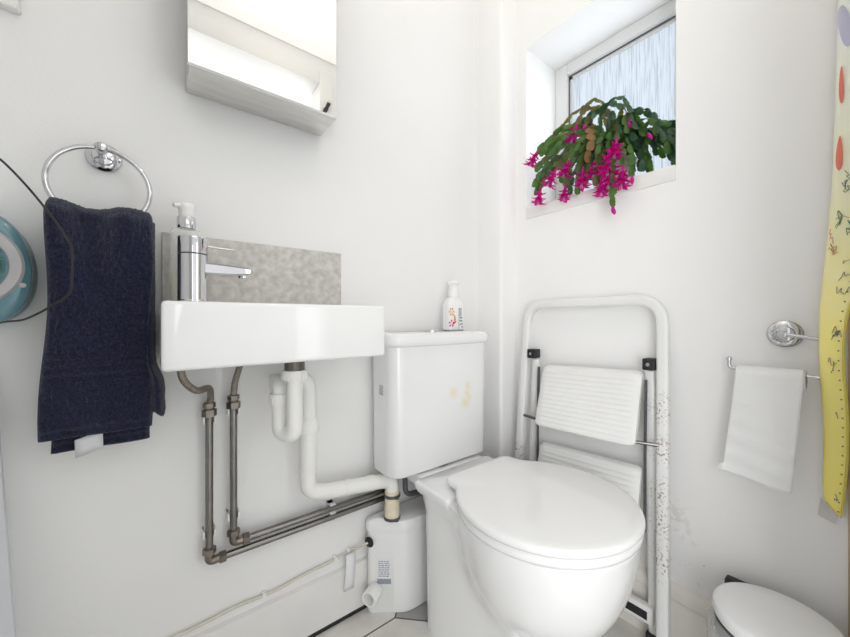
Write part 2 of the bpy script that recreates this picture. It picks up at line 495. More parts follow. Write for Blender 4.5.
# ------------------------------------------------------------------ basin, splashback, tap, bottle
X0, X1, Y0, Z0, Z1 = .014, .4285, .697, .764, .879
bm = bmesh.new()
bmesh.ops.create_cube(bm, size=1)
for v in bm.verts:
    v.co = V(((X0 + X1) / 2 + v.co.x * (X1 - X0), (Y0 + WY - .012) / 2 + v.co.y * (WY - .012 - Y0), (Z0 + Z1) / 2 + v.co.z * (Z1 - Z0)))
bmesh.ops.bevel(bm, geom=[e for e in bm.edges], offset=.007, segments=4, profile=.5, affect='EDGES')
top = max((f for f in bm.faces), key=lambda f: f.calc_center_median().z * 10 + f.calc_area())
def reshape(face, x0, x1, y0, y1, z):
    cxm = face.calc_center_median()
    for v in face.verts:
        v.co = V((x0 if v.co.x < cxm.x else x1, y0 if v.co.y < cxm.y else y1, z))
r_ = bmesh.ops.inset_region(bm, faces=[top], thickness=.012)
reshape(top, .135, X1 - .022, Y0 + .02, .90, Z1)
for z, ins in ((Z1 - .004, .003), (Z1 - .07, .012), (Z1 - .085, .03)):
    bmesh.ops.inset_region(bm, faces=[top], thickness=.002)
    reshape(top, .135 + ins, X1 - .022 - ins, Y0 + .02 + ins, .90 - ins, z)
basin = thing('wash_basin', (.219, WY - .12, Z0), 'white rectangular wall-hung ceramic wash basin with shallow deep front', 'basin')
MB().bm_add(bm).build('bowl', M['ceramic'], basin)
MB().lathe([(.001, 0), (.021, 0), (.022, .002), (.018, .004), (.001, .0045)], (.255, .80, Z1 - .0852)).build('plug_waste', M['chrome'], basin)

sp = MB().box(.020, .424, WY - .011, WY, Z1 + .0005, 1.032, .001, 1)
tag(sp.build('splashback', M['stone'], origin=(.222, WY, Z1)), 'mottled grey stone-look splashback panel on the wall above the basin', 'splashback')

tap = thing('basin_tap', (.064, .792, Z1), 'chrome cylindrical mixer tap standing on the left end of the basin', 'tap')
TX, TY = .064, .792
MB().lathe([(.001, 0), (.026, 0), (.026, .004), (.0242, .006), (.0242, .090)], (TX, TY, Z1), n=40).build('tap_body', M['chrome'], tap)
MB().lathe([(.0242, .0925), (.0242, .120), (.0235, .1225), (.001, .1228)], (TX, TY, Z1), n=40).build('tap_handle', M['chrome'], tap)
MB().lathe([(.0232, .089), (.0232, .0935)], (TX, TY, Z1), n=40).build('seam_ring', M['dark_grey'], tap)
MB().tube([(TX + .02, TY, Z1 + .110), (TX + .045, TY, Z1 + .108), (TX + .068, TY, Z1 + .1078)], [.0026, .0022, .0019], 12).build('lever', M['chrome'], tap)
s_ = MB()
rings = []
for x, zt, zb, hw in ((TX + .018, .077, .055, .016), (TX + .05, .0755, .055, .016), (TX + .080, .0735, .056, .0155), (TX + .096, .0722, .059, .0145), (TX + .100, .0710, .064, .0135)):
    rings.append([V((x, TY + yy, Z1 + zz)) for yy, zz in [( -hw, zb + .003), (-hw + .003, zb), (hw - .003, zb), (hw, zb + .003), (hw, zt - .003), (hw - .003, zt), (-hw + .003, zt), (-hw, zt - .003)]])
s_.loft(rings).build('spout', M['chrome'], tap, smooth=30)
MB().lathe([(.001, 0), (.0095, 0), (.0095, .006), (.001, .006)], (TX + .086, TY, Z1 + .052)).build('aerator', M['chrome'], tap)

so = thing('soap_dispenser', (.059, .868, Z1), 'clear plastic soap dispenser with white pump standing behind the chrome tap', 'bottle')
def bottle_ring(hx, hy, r, z, cx=.059, cy=.868):
    return [V((cx + x, cy + y, z)) for x, y in rrect(-hx, hx, -hy, hy, r)]
MB().loft([bottle_ring(.026, .022, .01, Z1), bottle_ring(.0285, .025, .012, Z1 + .004), bottle_ring(.0285, .025, .012, Z1 + .142),
           bottle_ring(.025, .021, .012, Z1 + .150), bottle_ring(.015, .015, .0149, Z1 + .154)]).build('bottle_body', M['clear'], so)
MB().loft([bottle_ring(.024, .02, .01, Z1 + .005), bottle_ring(.0255, .0215, .01, Z1 + .007), bottle_ring(.0255, .0215, .01, Z1 + .055)]).build('liquid_soap', M['soap'], so)
MB().tube([(.059, .868, Z1 + .02), (.059, .868, Z1 + .145)], .0025, 8).build('dip_tube', M['pvc'], so)
MB().lathe([(.001, .154), (.0165, .154), (.0165, .176), (.015, .178), (.001, .178)], (.059, .868, Z1)).build('collar', M['chrome'], so)
p_ = MB().lathe([(.001, .178), (.013, .178), (.0135, .192), (.0145, .194), (.0148, .201), (.013, .204), (.001, .205)], (.059, .868, Z1))
p_.tube([(.059, .868, Z1 + .199), (.047, .862, Z1 + .199), (.037, .857, Z1 + .196)], [.0055, .005, .0042], 10)
p_.build('pump_head', M['seat'], so)

# ------------------------------------------------------------------ mirror cabinet
cab = thing('mirror_cabinet', (.213, WY, 1.348), 'stainless steel bathroom wall cabinet with mirrored door above the basin', 'cabinet')
MB().box(.0625, .3685, .832, WY, 1.348, 1.90, .0015, 1).build('cabinet_body', M['steel'], cab)
MB().box(.058, .3635, .822, .8315, 1.3485, 1.90, .0006, 1).build('mirror_door', M['mirror'], cab)

# ------------------------------------------------------------------ pipes under the basin
def nut(mb, c, axis, r, h):
    ax = V(axis).normalized()
    mb.lathe([(r * .8, -h / 2), (r, -h / 2 + .001), (r, h / 2 - .001), (r * .8, h / 2)], c, axis, n=6)
def supply(name, label, xv, yv, zb, ztop, xend, hose):
    t = thing(name, (xv, WY - .02, zb), label, 'pipe', 'water supply pipes under the basin')
    MB().tube([(xv, yv, ztop), (xv, yv, zb + .012)], .0078, 16).build('vertical_pipe', M['pipe_metal'], t)
    MB().tube([(xv + .012, yv, zb), (xend, yv, zb)], .0078, 16).build('horizontal_pipe', M['pipe_metal'], t)
    e = MB().tube(fillet([(xv, yv, zb + .022), (xv, yv, zb), (xv + .022, yv, zb)], .01), .0092, 14)
    nut(e, (xv, yv, zb + .024), (0, 0, 1), .0135, .014); nut(e, (xv + .026, yv, zb), (1, 0, 0), .0135, .014)
    e.build('elbow_fitting', M['nut_metal'], t)
    c = MB().tube([(xv, yv, ztop - .005), (xv, yv, ztop + .012)], .0098, 14)
    nut(c, (xv, yv, ztop + .001), (0, 0, 1), .0145, .017); nut(c, (xv, yv, ztop + .018), (0, 0, 1), .0125, .012)
    c.build('compression_nut', M['nut_metal'], t)
    MB().tube(spline(hose, 40), .0068, 14).build('braided_hose', M['braid'], t)
    for zz in (zb + .062, ztop - .014):
        k = MB()
        for sx in (-1, 1): k.box(xv + sx * .0105 - .0018, xv + sx * .0105 + .0018, yv - .006, WY, zz - .008, zz + .008, .0006, 1)
        k.box(xv - .012, xv + .012, yv + .008, WY, zz - .008, zz + .008)
        k.build('pipe_clip', M['pvc'], t)
    k = MB()
    xx = .392
    k.box(xx - .008, xx + .008, yv - .006, WY, zb + .0085, zb + .0115, .0006, 1).box(xx - .008, xx + .008, yv - .004, WY, zb - .0105, zb - .0085, .0006, 1)
    k.box(xx - .008, xx + .008, yv + .008, WY, zb - .0105, zb + .0115)
    k.build('pipe_clip', M['pvc'], t)
    return t
supply('supply_pipe', 'dull metal water pipe turning lowest along the wall, nearer the navy towel', .104, .9115, .311, .640, .60,
       [(.104, .9115, .655), (.106, .908, .676), (.100, .885, .700), (.074, .85, .704), (.052, .83, .730), (.045, .82, .764)])
supply('supply_pipe', 'dull metal water pipe turning just above the other, nearer the waste trap', .152, .9115, .334, .650, .60,
       [(.152, .9115, .665), (.154, .908, .70), (.160, .895, .735), (.160, .87, .752), (.145, .85, .764)])

wp = thing('waste_pipe', (.255, .80, .767), 'white plastic waste trap and pipe below the basin leading to the macerator', 'pipe')
MB().lathe([(.0215, 0), (.0215, -.035)], (.255, .80, .767)).build('tailpiece', M['pvc_dark'], wp, label='dark grey tailpiece')
n_ = MB().lathe([(.018, 0), (.0255, 0), (.026, -.004), (.0245, -.022), (.018, -.022)], (.255, .80, .735))
for k in range(20):
    a = 2 * PI * k / 20
    n_.box(-.0015, .0015, .0238, .0268, -.02, -.003, M4=Matrix.Translation((.255, .80, .735)) @ Matrix.Rotation(a, 4, 'Z'))
n_.build('trap_nut', M['pvc'], wp)
tr = fillet([(.255, .80, .72), (.255, .80, .588), (.234, .838, .588), (.234, .838, .695), (.234, .865, .70), (.240, .885, .70)], .0215, 10)
MB().tube(tr, .0172, 20).build('trap_bend', M['pvc'], wp)
n_ = MB().lathe([(.016, -.012), (.021, -.012), (.022, -.008), (.022, .008), (.021, .012), (.016, .012)], (.234, .838, .668))
for k in range(18):
    n_.box(-.0014, .0014, .0205, .0232, -.01, .01, M4=Matrix.Translation((.234, .838, .668)) @ Matrix.Rotation(2 * PI * k / 18, 4, 'Z'))
n_.build('trap_nut', M['pvc'], wp)
MB().tube(fillet([(.225, .880, .70), (.314, .880, .70), (.314, .880, .60)], .03, 10), .0195, 20).build('top_elbow', M['pvc'], wp)
MB().lathe([(.018, -.015), (.0255, -.015), (.027, -.011), (.027, .007), (.0245, .011), (.0205, .022), (.018, .022)], (.314, .880, .580)).build('coupling', M['pvc'], wp)
run = fillet([(.314, .880, .575), (.314, .880, .42), (.346, .880, .404), (.525, .876, .382), (.556, .868, .378), (.556, .868, .340)], .03, 10)
MB().tube(run, .0195, 20).build('drain_run', M['pvc'], wp)
for p0, p1 in (((.314, .880, .470), (.314, .880, .455)), ((.41, .8785, .3965), (.425, .8783, .3947)), ((.478, .8772, .3883), (.50, .8767, .3855))):
    MB().tube([p0, p1], .0208, 20).build('joint_collar', M['pvc'], wp)

# ------------------------------------------------------------------ macerator box behind the pan
mc = thing('macerator_pump', (.60, .88, 0), 'white plastic macerator pump box on floor between wall and toilet pan', 'pump')
base = [(.502, .921), (.4985, .90), (.515, .888), (.552, .858), (.580, .836), (.612, .830), (.80, .830), (.80, .921)]
def chaikin(P, n=3):
    for _ in range(n):
        Q = []
        for i in range(len(P)):
            a_, b_ = V((*P[i], 0)), V((*P[(i + 1) % len(P)], 0))
            Q += [tuple(a_.lerp(b_, .2))[:2], tuple(a_.lerp(b_, .8))[:2]]
        P = Q
    return P
mp_ = chaikin(base)
mcx, mcy = .66, .876
def mring(g, z):
    out = []
    for x, y in mp_:
        d = V((x - mcx, (y - mcy) * 2.0)); d.normalize()
        out.append(V((x + d.x * g, y + d.y * g, z)))
    return out
MB().loft([mring(-.004, 0), mring(0, .004), mring(0, .234)]).build('pump_body', M['macer'], mc)
MB().loft([mring(.0035, .234), mring(.005, .237), mring(.005, .256), mring(.001, .267), mring(-.010, .272)]).build('pump_lid', M['macer'], mc)
c = MB().lathe([(.019, .27), (.0225, .27), (.0225, .30), (.0215, .31), (.0215, .352), (.019, .352)], (.556, .868, 0))
c.build('inlet_sleeve', M['pvc_old'], mc, label='yellowed inlet sleeve')
for z in (.274, .338):
    h = MB().lathe([(.0215, -.004), (.024, -.004), (.024, .004), (.0215, .004)], (.556, .868, z))
    h.box(.551, .561, .839, .845, z - .004, z + .004, .001, 1)
    h.build('hose_clip', M['dark_grey'], mc)
st = V((-.88, -.47, 0)).normalized()
c0 = V((.512, .884, .072))
o = MB()
prof = [(.021, 0), (.0215, .002), (.0215, .038), (.0205, .040), (.0165, .040), (.0160, .012), (.001, .012)]
o.lathe(prof, c0, st, n=28)
o.build('outlet_stub', M['pvc'], mc)
MB().lathe([(.001, 0), (.013, 0), (.015, .003), (.011, .006), (.001, .007)], (.499, .898, .208), (-1, -.5, 0)).build('rubber_grommet', M['black'], mc)
fa, fb = V((.517, .8862, 0)), V((.548, .8610, 0)); fu = (fb - fa).normalized(); fn = V((fu.y, -fu.x, 0))
fa += fn * .0012; fb += fn * .0012
lb = MB(); lb.add([fa + V((0, 0, .085)), fb + V((0, 0, .085)), fb + V((0, 0, .160)), fa + V((0, 0, .160))], [[0, 1, 2, 3]])
ib = MB(); dashes(ib, fa + V((0, 0, .152)) + fu * .004, fu, (0, 0, -1), .032, 8, .0060, .0030, fn, 3)
patch(ib, [fa + V((0, 0, .086)), fb + V((0, 0, .086)), fb + V((0, 0, .101)), fa + V((0, 0, .101))], fn, .0006)
lo = lb.build('printed_label', M['label_w'], mc)
ib.build('label_print', M['ink_b'], lo)

# dark hose and cavity under the cistern
dk = MB().tube(fillet([(.588, .850, .4135), (.588, .846, .335), (.69, .846, .326), (.69, .846, .272)], .022, 8), .0075, 14)
tag(dk.build('filling_hose', M['dark_grey'], origin=(.69, .846, .272)), 'dark flexible hose curving up under the cistern from macerator', 'hose')

# cable along the skirting with its clips and paper tag
def wob(x): return .160 + .045 * x + .0030 * math.sin(x * 17) + .0018 * math.sin(x * 41 + 1)
cb = thing('mains_cable', (.1, WY - .01, .178), 'thin cream cable clipped along top of the skirting to the macerator', 'cable')
cpts = [V((x, WY - .007, wob(x))) for x in [WL + .005 + k * (.455 - WL) / 60 for k in range(61)]] + [V((.470, .916, .192)), V((.494, .898, .207))]
MB().tube(cpts, .0036, 10).build('cord', M['cable_w'], cb)
for x in (-.05, .222, .408, .448):
    z = wob(x)
    k = MB().box(x - .004, x + .004, WY - .0125, WY, z - .0045, z + .0055, .001, 1)
    k.tube([(x, WY - .0115, z + .007), (x, WY - .014, z + .007)], .002, 8)
    k.box(x - .004, x + .004, WY - .008, WY, z + .0035, z + .010, .001, 1)
    k.build('cable_clip', M['pvc'], cb)
tg = MB(); tg.grid([[V((.434 + .030 * u - .008 * v, WY - .0215 - .010 * v * (1 - v) - .003 * v, .186 - .098 * v)) for u in (0, .5, 1)] for v in [k / 8 for k in range(9)]])
to = tg.build('paper_tag', M['label_w'], cb)
so_ = to.modifiers.new('thick', 'SOLIDIFY'); so_.thickness = .0008

# ------------------------------------------------------------------ toilet
CX = .718
toi = thing('toilet', (CX, .60, 0), 'white close-coupled ceramic toilet with closed lid below the window corner', 'toilet')
def ray_ell(th, ex, ey, a, b, cy=.5):
    """distance from (CX,cy) at angle th to the ellipse centred (CX,ey); y axis decreasing to the camera"""
    dx, dy = math.cos(th), math.sin(th)
    oy = cy - ey
    A = (dx / a) ** 2 + (dy / b) ** 2; B = 2 * oy * dy / b ** 2; C = (oy / b) ** 2 - 1
    D = B * B - 4 * A * C
    if D <= 0: return .01
    return max(.01, (-B + math.sqrt(D)) / (2 * A))
def ray_rect(th, hw, yf, yb, cy=.5, p=14):
    dx, dy = math.cos(th), math.sin(th)
    e = (yb - cy) if dy > 0 else (cy - yf)
    return ((abs(dx) / hw) ** p + (abs(dy) / e) ** p) ** (-1 / p)
def smax(a, b, p=16): return (a ** p + b ** p) ** (1 / p)
def lerp(a, b, t): return a + (b - a) * t
def interp(tab, z):
    for (z0, v0), (z1, v1) in zip(tab, tab[1:]):
        if z <= z1:
            t = max(0, (z - z0) / (z1 - z0)); t = t * t * (3 - 2 * t)
            return lerp(v0, v1, t)
    return tab[-1][1]
NT = 128
def pan_ring(z, g=0.0):
    hw = interp([(0, .124), (.20, .126), (.32, .129), (.375, .142), (.40, .148)], z)
    yf = interp([(0, .47), (.2, .47), (.4, .47)], z)
    s = max(0.0, 1 - ((.395 - z) / .258) ** 2) ** .5 if z < .395 else 1
    s = max(s, .05)
    a = .197 * s ** .85; front = .288 + (1 - s) * .17; back = .672 - (1 - s) * .12
    pts = []
    for k in range(NT):
        th = 2 * PI * k / NT
        r = smax(ray_rect(th, hw, yf, .772), ray_ell(th, CX, (front + back) / 2, a, (back - front) / 2), 11) - g
        sh_ = .012 * max(0.0, min(1.0, (.70 - (.5 + r * math.sin(th))) / .15))
        pts.append(V((CX + sh_ + r * math.cos(th), .5 + r * math.sin(th), z)))
    return pts
zs = [0, .004, .03, .06, .09, .12, .15, .18, .21, .24, .27, .30, .325, .35, .365, .378, .388, .394]
pan = MB().loft([pan_ring(z) for z in zs] + [pan_ring(.396, .002), pan_ring(.3968, .006)])
po = pan.build('pan', M['pan_c'], toi, smooth=60)
# flat rear shelf up to the hinges and the neck that carries the cistern
sh = MB().loft([[V((x, y, z)) for x, y in rrect(CX - .004 - h, CX - .004 + h, .640, yb_, .012)] for h, z, yb_ in ((.138, .378, .779), (.1460, .392, .780), (.1475, .402, .780), (.146, .4065, .779), (.142, .408, .776))])
sh.box(CX - .125, CX + .125, .76, .90, .378, .4078, .004, 3)
sh.build('rear_shelf', M['pan_c'], toi, smooth=60)
MB().lathe([(.03, .4075), (.055, .4075), (.057, .410), (.055, .4135), (.03, .4135)], (.697, .855, 0), n=32).build('cistern_gasket', M['black'], toi)
def lid_ring(z, g=0.0, hinge=.128, yb=.702):
    pts = []
    for k in range(NT):
        th = 2 * PI * k / NT
        r = smax(ray_rect(th, hinge, .45, yb, p=12), ray_ell(th, CX, .484, .207, .204), 24) - g
        pts.append(V((CX + .014 + r * math.cos(th), .5 + r * math.sin(th), z)))
    return pts
MB().loft([lid_ring(z_, g_, .10, .660) for z_, g_ in ((.3975, .009), (.399, .005), (.404, .003), (.412, .003), (.4165, .007))]).build('seat', M['seat'], toi, smooth=60)
def dome(z, g): return lid_ring(z, g)
MB().loft([dome(.4175, .008), dome(.419, .003), dome(.423, .0), dome(.429, .0), dome(.4335, .003), dome(.4355, .008), dome(.4368, .02), dome(.4385, .055), dome(.4393, .10)]).build('lid', M['seat'], toi, smooth=60)
for sx in (-1, 1):
    MB().tube([(CX + sx * .075 - .018, .678, .4095), (CX + sx * .075 + .018, .678, .4095)], .0068, 14).build('hinge', M['seat'], toi)
# cistern
ci = []
for z, g, r in ((.4138, -.008, .032), (.4155, -.003, .038), (.420, 0, .04), (.60, 0, .04), (.772, .002, .04)):
    ci.append([V((x, y, z)) for x, y in rrect(.510 - g, .884 + g, .788 - g, .925, min(r, .042), 8)])
co = MB().loft(ci).build('cistern', M['cistern_c'], toi, smooth=50)
cl = []
for z, g in ((.772, .004), (.774, .009), (.781, .012), (.796, .012), (.804, .008), (.8085, .001), (.810, -.012)):
    cl.append([V((x, y, z)) for x, y in rrect(.510 - g, .884 + g, .788 - g, .928, .046, 8)])
ld = MB().loft(cl).build('cistern_lid', M['cistern_c'], toi, smooth=50)
MB().lathe([(.001, 0), (.021, 0), (.021, .0045), (.019, .006), (.0175, .005), (.001, .005)], (.697, .858, .8098)).build('flush_button', M['steel'], ld)
sx_ = MB().add([(.5096, .838, .632), (.5096, .862, .632), (.5096, .862, .668), (.5096, .838, .668)], [[0, 1, 2, 3]])
so2 = sx_.build('rating_sticker', M['label_w'], co)
ib = MB(); dashes(ib, (.5092, .860, .664), (0, -1, 0), (0, 0, -1), .020, 6, .005, .0026, (-1, 0, 0), 8)
ib.build('sticker_print', M['ink_b'], so2)

# hand wash bottle on the cistern
hw = thing('handwash_bottle', (.800, .872, .810), 'white hand wash bottle with orange and pink flower label on the cistern', 'bottle')
def hr(hx, hy, z): return [V((.800 + x, .872 + y, .810 + z)) for x, y in rrect(-hx * 1.1, hx * 1.1, -hy, hy, min(hx, hy) * .6, 6)]
MB().loft([hr(.029, .019, 0), hr(.0315, .021, .003), hr(.0315, .021, .082), hr(.029, .020, .094), hr(.022, .017, .104), hr(.0135, .0135, .110), hr(.0125, .0125, .112)]).build('bottle_body', M['seat'], hw)
MB().lathe([(.001, .112), (.0165, .112), (.0165, .132), (.0155, .136), (.0145, .144), (.0155, .150), (.0215, .156), (.0220, .162), (.019, .165), (.001, .1655)], (.800, .872, .810)).build('pump', M['seat'], hw)
pl = MB()
# flower print wraps the left front edge, text panel on the front
def onb(x, z): return V((.797 + x, .8508, .810 + z))
for k in range(6):
    a = 2 * PI * k / 6
    patch(pl, [onb(-.0235 + .012 * math.cos(a + t) * (1 if i else .2), .062 + .014 * math.sin(a + t) * (1 if i else .2)) for i, t in ((0, 0), (1, -.3), (1, 0), (1, .3))], (0, -1, 0), .0004)
patch(pl, [onb(-.022, .058), onb(-.006, .048), onb(-.004, .034), onb(-.014, .030), onb(-.012, .046)], (0, -1, 0), .0003)
pl.build('orange_flower', M['orange'], hw)
pk = MB()
for k in range(5):
    a = 2 * PI * k / 5 + .3
    patch(pk, [onb(-.0235 + .012 * math.cos(a + t) * (1 if i else .2), .024 + .012 * math.sin(a + t) * (1 if i else .2)) for i, t in ((0, 0), (1, -.35), (1, 0), (1, .35))], (0, -1, 0), .0005)
patch(pk, [onb(-.018, .028), onb(.0, .033), onb(-.006, .026), onb(-.018, .018)], (0, -1, 0), .0004)
pk.build('pink_flower', M['pink'], hw)
tx = MB()
tx.box(.8055, .8070, .8503, .8506, .815, .885)
dashes(tx, onb(.009, .074), (1, 0, 0), (0, 0, -1), .013, 7, .0040, .0022, (0, -1, 0), 5)
for (x, z) in ((.010, .040), (.017, .040), (.010, .030), (.017, .030), (.010, .018), (.018, .020), (.018, .010)):
    tx.box(.800 + x, .800 + x + .0045, .8503, .8506, .810 + z, .810 + z + .005)
tx.build('label_text', M['ink'], hw)
MB().loft([hr(.0318, .0213, .0005), hr(.0318, .0213, .0035)]).build('base_ring', M['ink_b'], hw)

# ------------------------------------------------------------------ towel ring and towel
RX, RZ = -.071, 1.166
rg = thing('towel_ring', (RX, WY, RZ), 'round chrome towel ring on the left wall', 'towel ring')
MB().lathe([(.001, 0), (.027, 0), (.0275, .003), (.025, .007), (.018, .010), (.0165, .016), (.012, .018), (.001, .0185)], (RX, WY, RZ), (0, -1, 0), n=36).build('wall_rose', M['chrome'], rg)
MB().lathe([(.008, .0), (.008, .04), (.0095, .045), (.0095, .058), (.007, .062), (.001, .063)], (RX, WY, RZ), (0, -1, 0), n=20).build('post', M['chrome'], rg)
RC = V((RX, .885, RZ - .0712)); RR = .0712
MB().tube([RC + V((RR * math.sin(t), -.012 * (1 - math.cos(t)) / 2, RR * math.cos(t))) for t in [2 * PI * k / 64 for k in range(64)]], .0043, 14, closed=True).build('ring', M['chrome'], rg)

tw = thing('hand_towel', (-.06, .87, .63), 'folded navy blue terry hand towel hanging through the chrome towel ring', 'towel')
def towel_sheet(mb, zf, zb, xl_t, xr_t, xl_b, xr_b, yf, yb, ztop, thick, seed, amp=.0023, nu=90, band=True):
    """one folded layer: front foot up over the ring and down behind; a closed slab with terry relief"""
    path = []
    nf = 90
    for i in range(nf + 1):
        t = i / nf; z = lerp(zf, ztop - .02, t)
        path.append((yf + .006 * math.sin(t * 5 + seed), z, t))
    rr = (yb - yf) / 2
    for i in range(1, 14):
        a = PI * i / 14
        path.append((yf + rr - rr * math.cos(a), ztop - .02 + .02 * math.sin(a), 1.0))
    for i in range(0, 41):
        t = 1 - i / 40; z = lerp(zb, ztop - .02, t)
        path.append((yb, z, t))
    P = [V((0, y, z)) for y, z, t in path]
    outer = []; inner = []
    for i, (y, z, t) in enumerate(path):
        a = P[max(0, i - 1)]; b = P[min(len(P) - 1, i + 1)]
        d = (b - a).normalized(); nrm = V((0, -d.z, d.y))
        tt = t ** 3
        xl = lerp(xl_b, xl_t, t) - .004 * math.sin(t * 7 + seed); xr = lerp(xr_b, xr_t, t) + .003 * math.sin(t * 9 + seed)
        ro = []; ri = []
        for k in range(nu + 1):
            u = k / nu
            x = lerp(xl, xr, u)
            fl = 1.0 if i <= nf else .15
            wv = fl * .007 * tt * math.sin(u * 11 + seed) + fl * .004 * t * math.sin(u * 5.1 + z * 9 + seed) + .003 * math.sin(u * 7 + z * 14)
            edge = min(u, 1 - u) / .06
            th = thick * (math.sqrt(max(0, 1 - (1 - min(1, edge)) ** 2)))
            topw = (.0022 * math.sin(u * 9 + 1)) * tt
            p = V((x, y, z + topw))
            is_band = band and (.095 < z - zf < .105 or .115 < z - zf < .119 or .13 < z - zf < .134 or z - zf < .014)
            nz = noise.noise(p * 210) * amp + noise.noise(p * 460) * amp * .8
            if is_band: nz = nz * .2 - .0034
            ro.append(p + nrm * (th * .5 + wv + nz)); ri.append(p + nrm * (-th * .5 + wv))
        outer.append(ro); inner.append(ri)
    rings = [o_ + i_[::-1] for o_, i_ in zip(outer, inner)]
    mb.loft(rings)
t_ = MB()
towel_sheet(t_, .647, .658, -.133, .004, -.143, .002, .843, .916, 1.045, .018, .4)
t_.build('front_fold', M['navy'], tw, smooth=180)
t_ = MB()
towel_sheet(t_, .617, .628, -.126, -.002, -.130, -.003, .868, .903, 1.033, .012, 1.7, nu=60)
t_.build('inner_fold', M['navy'], tw, smooth=180)
# rolled side flap on the right
t_ = MB()
rings = []
for i in range(70):
    t = i / 69; z = lerp(.668, 1.036, t)
    bel = 1 / (1 + math.exp((z - .745) / .008))
    cx = lerp(.0, .012, bel) - .002 * t; cy = lerp(.868, .872, t)
    w_ = lerp(.0095, .012, bel); d_ = lerp(.030, .026, t)
    ring = []
    for k in range(36):
        a = 2 * PI * k / 36
        p = V((cx + w_ * math.cos(a), cy + d_ * math.sin(a), z + .006 * math.sin(a * 2)))
        q = noise.noise(p * 230) * .0017
        ring.append(p + V((math.cos(a), math.sin(a), 0)) * q)
    rings.append(ring)
t_.loft(rings).build('side_fold', M['navy'], tw, smooth=180)
lb = MB(); lb.grid([[V((-.102 + .036 * u, .848 + .01 * v, .640 - .034 * v + .012 * u)) for u in (0, .33, .66, 1)] for v in (0, .33, .66, 1)])
lo = lb.build('care_label', M['tag'], tw); md = lo.modifiers.new('thick', 'SOLIDIFY'); md.thickness = .0008

# ------------------------------------------------------------------ teal radio at the left edge, white picture frame, leaning board
ra = thing('portable_radio', (-.235, WY, .84), 'teal rounded portable radio with grey speaker ring on the left wall', 'radio')
def sell(rx, rz, y, n=48, e=2.5, c=(-.240, .932)):
    out = []
    for k in range(n):
        a = 2 * PI * k / n
        ca, sa = math.cos(a), math.sin(a)
        x = rx * math.copysign(abs(ca) ** (2 / e), ca); z = rz * math.copysign(abs(sa) ** (2 / e), sa)
        x *= 1 - .10 * max(0, z / rz)
        out.append(V((c[0] + x, y, c[1] + z)))
    return out
MB().loft([sell(.075, .09, WY), sell(.081, .096, .930), sell(.081, .097, .905), sell(.078, .094, .899)]).build('rear_shell', M['teal_light'], ra)
MB().loft([sell(.080, .096, .899), sell(.083, .1, .893), sell(.082, .099, .880), sell(.075, .09, .873), sell(.070, .082, .871)]).build('front_shell', M['teal'], ra)
MB().lathe([(.049, 0), (.066, 0), (.068, .003), (.065, .008), (.058, .010), (.052, .008), (.049, .002)], (-.231, .8735, .935), (0, -1, 0), n=48, cap=False).build('speaker_ring', M['grey_ring'], ra)
gr = MB()
gr.lathe([(.001, .0), (.050, .0), (.050, .002), (.001, .006)], (-.231, .8735, .935), (0, -1, 0), n=40)
for k in range(-9, 10):
    h = math.sqrt(max(0, .046 ** 2 - (k * .005) ** 2))
    gr.box(-.231 + k * .005 - .0006, -.231 + k * .005 + .0006, .8665, .8725, .935 - h, .935 + h)
    gr.box(-.231 - h, -.231 + h, .8665, .8725, .935 + k * .005 - .0006, .935 + k * .005 + .0006)
gr.build('speaker_grille', M['grille'], ra)
MB().lathe([(.001, 0), (.004, 0), (.004, .003), (.001, .004)], (-.166, .8735, .905), (0, -1, 0), n=14).build('button', M['grey_ring'], ra)
cord = spline([(-.255, .925, 1.02), (-.235, .88, 1.075), (-.205, .83, 1.105), (-.178, .80, 1.089), (-.150, .797, 1.055), (-.120, .795, 1.008), (-.103, .793, .975), (-.098, .793, .957),
               (-.0985, .793, .91), (-.103, .795, .888), (-.122, .80, .870), (-.137, .81, .859), (-.158, .83, .848), (-.180, .85, .845), (-.205, .885, .840), (-.225, .905, .845)], 120)
MB().tube(cord, .0016, 10).build('power_cord', M['cable_b'], ra)

fr = thing('picture_frame', (-.28, WY, 1.39), 'white box picture frame on the wall at the upper left corner', 'picture frame')
MB().box(-.385, -.180, .918, WY, 1.388, 1.60, .002, 1).build('frame_body', M['white_paint'], fr)
MB().box(-.371, -.194, .9165, .9185, 1.402, 1.586, .0005, 1).build('picture_panel', M['label_w'], fr)

bl = MB()
n0, n1 = V((-.142, .800, 0)), V((-.212, .925, .80))
def brd(t, dx, dy): p = n0.lerp(n1, t); return V((p.x + dx, p.y + dy, p.z))
bl.loft([[brd(t, -.13, 0), brd(t, -.001, 0), brd(t, 0, .001), brd(t, 0, .010), brd(t, -.13, .010)] for t in (0, .25, .5, .75, 1)])
tag(bl.build('leaning_board', M['board'], origin=(-.2, .8, 0)), 'pale grey board leaning against the wall at the lower left edge', 'board')

